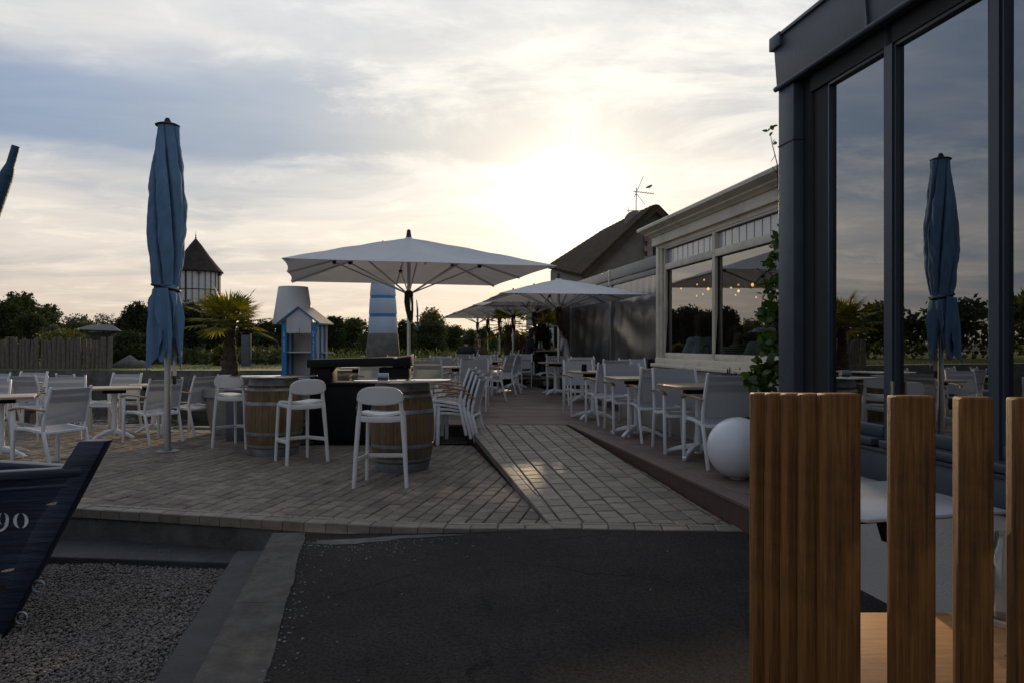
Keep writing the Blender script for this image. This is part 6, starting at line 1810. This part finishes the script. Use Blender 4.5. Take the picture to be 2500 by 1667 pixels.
project([(22, 1268), (20, 1281), (12, 1292), (2, 1297), (-4, 1296), (-4, 1290), (2, 1291), (8, 1287), (13, 1278), (14, 1268)], 'number', 'white_paint')
for i, (px, py, ln) in enumerate(((112, 1228, 44), (2, 1391, 40), (200, 1165, 12))):
    pts = [(px, py + 2), (px + ln * .3, py - 2), (px + ln * .7, py - 5), (px + ln, py - 6), (px + ln * .95, py - 2), (px + ln * .6, py + 2), (px + ln * .35, py + 4), (px + 2, py + 4)]
    project(pts, 'bare_patch', 'bare_wood')
# ------------------------------------------------------------------ people and dogs
def fused(name, tubes, mt, parent, voxel=.010, smooth=3):
    """overlapping tubes and balls melted into one continuous surface"""
    mb = MB()
    for pts, rad in tubes:
        if not isinstance(rad, (list, tuple)): rad = [rad] * len(pts)
        if len(pts) > 1: mb.tube(pts, list(rad), 10)
        for p, r in zip(pts, rad):
            mb.add([Vector(p) + Vector(v) * r for v in iv2], if2)
    me = bpy.data.meshes.new(name); me.from_pydata(mb.v, [], mb.f)
    o = bpy.data.objects.new('tmp_body', me); col.objects.link(o)
    rm = o.modifiers.new('r', 'REMESH'); rm.mode = 'VOXEL'; rm.voxel_size = voxel
    sm_ = o.modifiers.new('s', 'SMOOTH'); sm_.iterations = smooth; sm_.factor = .5
    dg = bpy.context.evaluated_depsgraph_get(); dg.update()
    m2 = bpy.data.meshes.new_from_object(o.evaluated_get(dg)); bpy.data.objects.remove(o)
    m2.materials.clear(); m2.materials.append(M[mt]); m2.polygons.foreach_set('use_smooth', [True] * len(m2.polygons))
    r = bpy.data.objects.new(name, m2); col.objects.link(r); r.parent = parent
    return r


_b = bmesh.new(); bmesh.ops.create_icosphere(_b, subdivisions=2, radius=1)
iv2 = [v.co[:] for v in _b.verts]; if2 = [tuple(v.index for v in f.verts) for f in _b.faces]; _b.free()


def person(label, loc, h, shirt, trousers, hair, hairlen=0, cap=False, lean=0.0, seat=.46, arms=.34, turn=0.0, sub=2):
    t = thing('person', label, 'person', loc, R(h), None)
    zS = seat + .09
    ln = lambda z: lean * (z - zS)          # forward lean
    X = Vector
    pel = X((0, -.02, zS)); wst = X((0, -.03 + ln(zS + .2), zS + .20)); che = X((0, -.02 + ln(zS + .40), zS + .40)); nb = X((0, ln(zS + .53), zS + .53)); nk = X((0, .01 + ln(zS + .6), zS + .61))
    tz = R(turn); hd = lambda x, y, z: nk + X((x * math.cos(tz) - y * math.sin(tz), x * math.sin(tz) + y * math.cos(tz), z))
    sx = lambda p, d: p + X((d, 0, 0))
    B = []; C_ = []; T_ = []
    for d in (-.075, 0, .075):
        B.append(([sx(pel, d), sx(wst, d * .75), sx(che, d), sx(nb, d * .5) - X((0, 0, .03))], [.10, .092, .105, .06]))
        C_.append(([sx(pel, d), sx(wst, d * .8), sx(che, d), sx(nb, d * .55) - X((0, 0, .03))], [.118, .112, .122, .072]))
    B.append(([nb - X((0, 0, .05)), nk, hd(0, .01, .05)], [.07, .052, .052]))
    B.append(([hd(0, .03, .055), hd(0, .015, .10), hd(0, .0, .145), hd(0, -.01, .165)], [.048, .07, .084, .078]))
    B.append(([hd(0, .075, .12), hd(0, .105, .095)], [.010, .014])); B.append(([hd(0, .07, .045)], [.022]))
    for s in (-1, 1): B.append(([hd(s * .082, -.005, .125), hd(s * .084, -.008, .09)], [.017, .010]))
    arm = {}
    for s in (-1, 1):
        sh = X((s * .165, ln(zS + .47), zS + .465)); el = X((s * .235, .11 + ln(zS + .3), zS + .22)); wr = X((s * .15, arms, zS + .235)); pa = X((s * .125, arms + .075, zS + .232))
        B.append(([che + X((s * .08, 0, .05)), sh, sh.lerp(el, .5), el, el.lerp(wr, .4), wr, pa], [.09, .062, .052, .044, .042, .028, .034]))
        B.append(([pa + X((-.018, .02, 0)), pa + X((.018, .02, 0))], [.017, .017]))
        C_.append(([che + X((s * .08, 0, .05)), sh, sh.lerp(el, .5), el, el.lerp(wr, .82)], [.10, .076, .066, .060, .046]))
        for fx, fl in ((-.03, .065), (-.01, .078), (.01, .075), (.028, .06)):
            b_ = pa + X((fx, .035, 0)); B.append(([b_, b_ + X((0, fl * .5, -.004)), b_ + X((0, fl, -.022))], [.0095, .0088, .0078]))
        B.append(([pa + X((-s * .03, -.01, 0)), pa + X((-s * .052, .02, -.004)), pa + X((-s * .058, .05, -.012))], [.012, .0105, .0085]))
        hp = X((s * .09, 0.0, zS - .01)); kn = X((s * .13, .42, seat + .05)); an = X((s * .12, .40, .085)); ft = X((s * .13, .53, .035))
        B.append(([hp, hp.lerp(kn, .5), kn, kn.lerp(an, .4), an, ft], [.088, .076, .056, .052, .038, .034]))
        T_.append(([X((0, -.02, zS + .06)), hp, hp.lerp(kn, .5), kn, kn.lerp(an, .45), an + X((0, 0, .04))], [.125, .105, .092, .072, .066, .052]))
        arm[s] = (sh, el, wr); arm[(s, 'leg')] = (hp, kn, an)
    fused('body', B, 'skin', t, .0095); fused('shirt', C_, shirt, t, .014, 4); fused('trousers', T_, trousers, t, .014, 4)
    for s in (-1, 1):
        an = arm[(s, 'leg')][2]; MB().strip([an + X((0, -.06, -.045)), an + X((0, .05, -.05)), an + X((s * .01, .18, -.06))], [.07, .085, .07], [.07, .06, .04]).build('shoe', 'cloth_black', t, bevel=.015)
    # hair: a shell over the skull, open at the face
    H_ = [([hd(0, -.012, .15), hd(0, -.03, .12)], [.094, .086]), ([hd(0, .03, .185)], [.070])]
    for q in (-.055, 0, .055): H_.append(([hd(q, -.045, .12), hd(q, -.05, .06 - hairlen), hd(q, -.045, .03 - hairlen)], [.052, .045 if hairlen else .03, .03]))
    if hairlen:
        for s in (-1, 1): H_.append(([hd(s * .062, .0, .15), hd(s * .078, .0, .09), hd(s * .078, .0, .04 - hairlen)], [.045, .032, .024]))
    fused('hair', H_, hair, t, .012, 3)
    if cap:
        mb = MB(); mb.lathe([(.102, .02), (.105, .05), (.092, .09), (.05, .118), (.003, .122)], 22, c=hd(0, .005, .135)); cp_ = mb.build('cap', 'cloth_black', t)
        MB().strip([hd(0, .09, .165), hd(0, .15, .158), hd(0, .185, .148)], [.15, .13, .07], .008).build('cap_peak', 'cloth_black', cp_)
    for s in (-1, 1):
        p = hd(s * .031, .083, .125); mb = MB(); mb.lathe([(.002, -.008), (.007, -.005), (.009, 0), (.007, .005), (.002, .008)], 8, c=p); mb.build('eye', 'black_metal', t)
    p = hd(0, .092, .06); MB().strip([p + X((-.022, -.004, 0)), p + X((0, .004, -.001)), p + X((.022, -.004, 0))], .008, .009).build('mouth', 'lips', t)
    return t


person('man in a dark jacket and cap sitting with his back to the camera', (-1.28, 20.6, .2), 0, 'cloth_black', 'cloth_jeans', 'hair_dark', 0, True, .10)
person('woman with long brown hair seated opposite the capped man', (-.98, 22.25, .2), 180, 'cloth_brown', 'cloth_black', 'hair_brown', .12, False, .05)
person('person with bare arms seated at the raised deck table', (1.62, 22.0, .42), 82, 'cloth_white', 'cloth_brown', 'hair_dark', 0, False, .2)
person('person in dark clothes at the left of the raised deck table', (.52, 21.95, .42), -85, 'cloth_black', 'cloth_black', 'hair_dark', .05, False, .1)
cpos = lambda px, o: FP(AC, yof(AC, px) + o * .12, -o, .22)
def inside(px, off):      # a spot behind the glass, seen through the facade at that photo column
    Y0 = yof(AC, px); 
    d = Vector(((px - CX) / F, 1.0, 0)); k = Y0
    while True:
        p = d * k
        if (p - FP(AC, Y0, 0, 0)).dot(nrm) < -off: return Vector((p.x, p.y, .22))
        k += .02
person('woman in a pale blue shirt behind the left conservatory pane', inside(1714, .42), 25, 'cloth_blue', 'cloth_black', 'hair_brown', .10, False, .05, seat=.62)
person('person in a striped shirt behind the right conservatory pane', inside(1785, .9), 200, 'cloth_stripe', 'cloth_jeans', 'hair_brown', .03, False, .15, seat=.48)
person('person in a pale green top behind the right conservatory pane, near the vine', inside(1870, .7), 20, 'cloth_green', 'cloth_black', 'hair_dark', .05, False, .1, seat=.56)
Y0 = 16.6
person('person in a white shirt behind the near plastic blind', FP(AV, Y0, -1.0, .22), 150, 'cloth_white', 'cloth_jeans', 'hair_brown', .08, False, .1)
bg_ = inside(1722, .22)
tb = thing('handbag', 'dark handbag at the back of the pale blue shirt indoors', 'bag', bg_ + Vector((0, 0, .90)), R(30))
mb = MB(); mb.box((0, 0, 0), (.24, .10, .17)); mb.build('body', 'cloth_black', tb, bevel=.04, seg=4); MB().tube([(-.08, 0, .08), (-.03, 0, .22), (.05, 0, .24), (.09, 0, .08)], .008, 6).build('strap', 'cloth_black', tb)
# indoor tables and seats
def indoor(px, off, lab):
    p = inside(px, off); t = dup(tb0, (p.x, p.y, .22), R(20), lab, 'tables inside the conservatory'); return t
indoor(1690, 1.2, 'table edge seen through the left conservatory pane'); indoor(1790, .55, 'table edge seen through the right conservatory pane')
dup(tb0, (FP(AD, 3.9, -1.2, .15).x, 3.9, .15), R(10), 'table standing inside the dark pavilion', 'tables inside the pavilion')
dup(ch0, (FP(AD, 3.2, -1.0, .15).x, 3.3, .15), R(100), 'chair standing inside the dark pavilion', 'chairs inside the pavilion')

# dogs
def dog(label, loc, h, fur, s=1.0):
    t = thing('dog', label, 'dog', loc, R(h)); X = lambda x, y, z: Vector((x * s, y * s, z * s))
    D_ = [([X(-.30, 0, .15), X(-.08, 0, .15), X(.15, 0, .165), X(.29, 0, .20), X(.42, 0, .20)], [.125 * s, .12 * s, .135 * s, .085 * s, .078 * s]), ([X(.42, 0, .195), X(.52, 0, .155), X(.59, 0, .13)], [.066 * s, .044 * s, .030 * s]),
          ([X(-.40, .0, .12), X(-.58, .14, .05), X(-.72, .25, .035)], [.04 * s, .026 * s, .014 * s])]
    for sd in (-1, 1):
        D_.append(([X(.39, sd * .06, .255), X(.41, sd * .095, .235), X(.44, sd * .10, .19)], [.03 * s, .022 * s, .012 * s]))
        D_.append(([X(.16, sd * .10, .12), X(.22, sd * .12, .05), X(.36, sd * .12, .042), X(.50, sd * .11, .034)], [.07 * s, .05 * s, .036 * s, .034 * s]))
        D_.append(([X(-.28, sd * .10, .14), X(-.16, sd * .17, .12), X(-.34, sd * .19, .05), X(-.14, sd * .21, .036)], [.11 * s, .085 * s, .045 * s, .033 * s]))
    fused('body', D_, fur, t, .012, 3)
    MB().lathe([(.004, -.012), (.014, 0), (.004, .012)], 8, c=X(.622, 0, .128)).build('nose', 'black_metal', t)
    return t
dog('black dog lying on the deck at the foot of the second parasol pole', (.42, 21.0, .2), 160, 'fur_black', 1.05)
dog('smaller grey dog lying stretched out to the right of the black dog', (.80, 20.55, .2), 178, 'fur_grey', .72)
